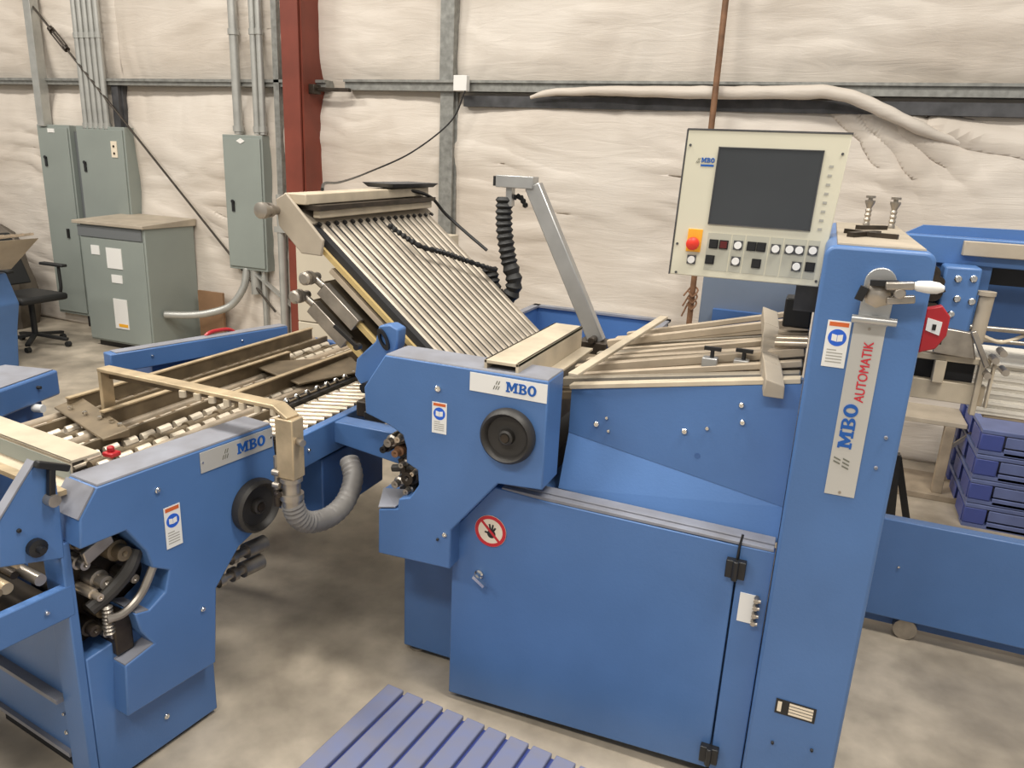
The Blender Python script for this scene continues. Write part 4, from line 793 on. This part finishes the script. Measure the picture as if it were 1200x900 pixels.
# slanted short rollers next to the near side rail
mb = MB(); y = 2.1
while y < 3.3: mb.cyl((-1.89, y-.02, .985), (-1.725, y+.05, .985), .015, 12); y += .052
make('slanted_roller', mb, 'roller', rtb)
# side guides, plates
for gx, gy0, gy1 in ((-2.60, 1.93, 3.45), (-2.36, 1.88, 2.95), (-2.12, 2.3, 3.45)):
    g_ = make('side_guide', MB().box(gx-.005, gx+.005, gy0, gy1, .99, 1.048), 'darkrail', rtb); make('guide_lip', MB().box(gx-.012, gx+.012, gy0, gy1, 1.048, 1.054), 'gold', g_)
gp = make('deflector_plate', MB().hexa([(-2.64, 1.90, 1.01), (-2.22, 1.76, 1.0), (-2.18, 1.84, 1.0), (-2.62, 2.0, 1.01), (-2.64, 1.90, 1.018), (-2.22, 1.76, 1.01), (-2.18, 1.84, 1.03), (-2.62, 2.0, 1.038)]), 'darkrail', rtb, bev=.003)
for x_, y_ in ((-2.55, 1.90), (-2.45, 1.88), (-2.36, 1.87), (-2.29, 1.86), (-2.24, 1.85)): make('thumb_screw', MB().lathe((x_, y_, 1.015), (x_, y_, 2), [(0, .005), (.012, .005), (.014, .009), (.022, .009)], 12), 'chrome', gp)
make('inclined_plate', MB().hexa([(-2.45, 2.75, 1.02), (-2.05, 2.62, 1.01), (-1.92, 2.95, 1.01), (-2.1, 3.1, 1.02), (-2.45, 2.75, 1.03), (-2.05, 2.62, 1.02), (-1.92, 2.95, 1.02), (-2.1, 3.1, 1.03)]), 'darkrail', rtb, bev=.003)
make('red_wing_nut', MB().box(-2.12, -2.075, 1.67, 1.71, .995, 1.012).cyl((-2.10, 1.69, 1.01), (-2.10, 1.69, 1.03), .012), 'redplastic', rtb, bev=.005)
mb = MB(); 
for k in range(8): mb.lathe((-1.96, 2.42+.07*k, 1.0), (-1.96, 2.42+.07*k, 2), [(0, .012), (.012, .014), (.02, .008), (.024, .0001)], 10)
make('ball_holder', MB().box(-1.99, -1.93, 2.36, 2.98, .985, 1.0), 'black', rtb); make('steel_ball', mb, 'chrome', rtb)
# blue side rail, end beam and under box
sr = make('side_rail', MB().box(-1.72, -1.68, 2.10, 3.3, .86, .99), 'blue', rtb, bev=.004); bolt(sr, (-1.68, 2.19, .925), (1, 0, 0), .007)
make('far_side_rail', MB().box(-2.74, -2.70, 2.3, 3.5, .80, .98), 'blue2', rtb, bev=.004)
make('rail_rear_beam', MB().box(-2.74, -1.68, 3.5, 3.56, .80, .97), 'blue2', rtb, bev=.004)
make('docking_arm', MB().hexa([(-1.70, 2.36, .90), (-1.37, 2.36, .86), (-1.37, 2.44, .86), (-1.70, 2.44, .90), (-1.70, 2.36, .985), (-1.37, 2.36, .985), (-1.37, 2.44, .985), (-1.70, 2.44, .985)]), 'blue', rtb, bev=.004)
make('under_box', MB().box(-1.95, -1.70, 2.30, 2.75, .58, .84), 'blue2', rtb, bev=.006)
make('pulley_hub', MB().cyl((-1.68, 2.42, .95), (-1.64, 2.42, .95), .022), 'black', rtb)
for x_, y_ in ((-2.68, 2.45), (-2.68, 3.4), (-1.75, 3.4)): make('leg', MB().box(x_-.03, x_+.03, y_-.03, y_+.03, 0, .86), 'blue2', rtb, bev=.004)
# gantry
gt = make('gantry', MB().bar((-2.41, 1.945, 1.195), (-1.58, 1.915, 1.195), .055, .014).bar((-1.585, 1.915, 1.196), (-1.52, 1.905, 1.165), .055, .014), 'gold', rtb, bev=.003)
make('gantry_leg', MB().box(-1.57, -1.50, 1.875, 1.935, .955, 1.165), 'gold', gt, bev=.004); make('gantry_end_plate', MB().box(-2.41, -2.395, 1.92, 1.97, 1.02, 1.19), 'gold', gt)
make('gantry_side', MB().box(-2.40, -1.58, 1.955, 1.96, 1.155, 1.19), 'darkrail', gt)
mb = MB()
for k in range(7): xx = -1.98+.065*k; mb.cyl((xx, 1.90, 1.165), (xx, 1.90, 1.188), .013, 10)
make('clamp_stud', mb, 'beige', gt)
hs = make('hose_coupling', MB().lathe((-1.535, 1.905, .965), (-1.535, 1.905, 0), [(0, .028), (.01, .028), (.01, .038), (.025, .038), (.025, .030), (.07, .030), (.07, .040), (.09, .040), (.09, .034), (.12, .034)], 18), 'steel', rtb)
P = smoothpath([(-1.535, 1.905, .86), (-1.53, 1.925, .80), (-1.52, 1.98, .755), (-1.51, 2.08, .735), (-1.51, 2.18, .755), (-1.53, 2.26, .81), (-1.58, 2.31, .86)], 8)
make('vacuum_hose', corrugated(MB(), P, .038, .0016, .018, 16), 'hose', rtb)
make('small_fitting', MB().cyl((-1.50, 1.90, 1.09), (-1.47, 1.89, 1.09), .012).cyl((-1.588, 1.90, 1.02), (-1.588, 1.90, .90), .011).cyl((-1.588, 1.88, .97), (-1.56, 1.88, .97), .012).cyl((-1.58, 1.87, .93), (-1.555, 1.87, .93), .010), 'steel', rtb)
make('small_brown_fitting', MB().cyl((-1.588, 1.90, .90), (-1.588, 1.90, .84), .015).cyl((-1.57, 1.87, .90), (-1.55, 1.86, .90), .010), 'brownblack', rtb)

# ------------------------------------------------------------------ blue cabinet rails beyond the table
bb = root('low_blue_cabinet', (-3.0, 3.05, 0), label='long low blue cabinet beyond the roller table, dusty on top', cat='cabinet')
a_, b_ = Vector((-3.04, 2.50, 0)), Vector((-2.77, 3.46, 0)); dr_ = (b_-a_).normalized(); nr_ = Vector((dr_.y, -dr_.x, 0))
def slab(s0, s1, w0, w1, z0, z1): return [a_+dr_*s+nr_*w_+Vector((0, 0, z)) for z in (z0, z1) for s, w_ in ((s0, w0), (s1, w0), (s1, w1), (s0, w1))]
LBB = (b_-a_).length
tp = make('top_beam', MB().hexa(slab(0, LBB, -.075, .0, .945, 1.04)), 'blue', bb, bev=.006)
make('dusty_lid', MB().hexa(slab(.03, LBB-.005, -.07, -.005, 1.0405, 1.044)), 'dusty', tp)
for s_ in (.2, .7): q = a_+dr_*s_; bolt(tp, (q.x, q.y, 1.0), nr_, .007)
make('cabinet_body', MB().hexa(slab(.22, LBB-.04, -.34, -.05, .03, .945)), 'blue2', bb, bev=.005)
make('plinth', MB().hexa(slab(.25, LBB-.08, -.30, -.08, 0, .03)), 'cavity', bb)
rc = make('red_handle', MB().tube(smoothpath([(-2.96, 3.02, 1.04), (-2.95, 3.06, 1.058), (-2.93, 3.15, 1.058), (-2.92, 3.19, 1.04)], 5), .010), 'redplastic', bb)
fb = root('far_blue_box', (-3.5, 2.1, 0), label='blue box topped machine end with dusty lid at left edge', cat='machine')
make('box', MB().hexa([(-3.24, 1.70, .77), (-3.45, 2.53, .77), (-3.74, 2.47, .77), (-3.80, 1.60, .77), (-3.24, 1.70, .90), (-3.45, 2.53, .90), (-3.74, 2.47, .90), (-3.80, 1.60, .90)]), 'blue', fb, bev=.012)
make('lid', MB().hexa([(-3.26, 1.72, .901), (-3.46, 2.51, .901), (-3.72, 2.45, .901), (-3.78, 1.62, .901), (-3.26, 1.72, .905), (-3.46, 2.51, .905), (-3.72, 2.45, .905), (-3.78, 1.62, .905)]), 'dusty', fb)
make('under_frame', MB().hexa([(-3.32, 1.75, .0), (-3.50, 2.46, .0), (-3.70, 2.42, .0), (-3.75, 1.65, .0), (-3.32, 1.75, .77), (-3.50, 2.46, .77), (-3.70, 2.42, .77), (-3.75, 1.65, .77)]), 'blue2', fb, bev=.006)
mb = MB(); [mb.cyl((x, y, .752), (x+.05, y+.01, .752), .020) for x, y in ((-3.42, 2.36), (-3.37, 2.15), (-3.32, 1.95))]; make('white_foot', mb, 'white', fb)
make('hole', MB().cyl((-3.43, 2.38, .85), (-3.395, 2.39, .85), .008), 'cavity', fb)
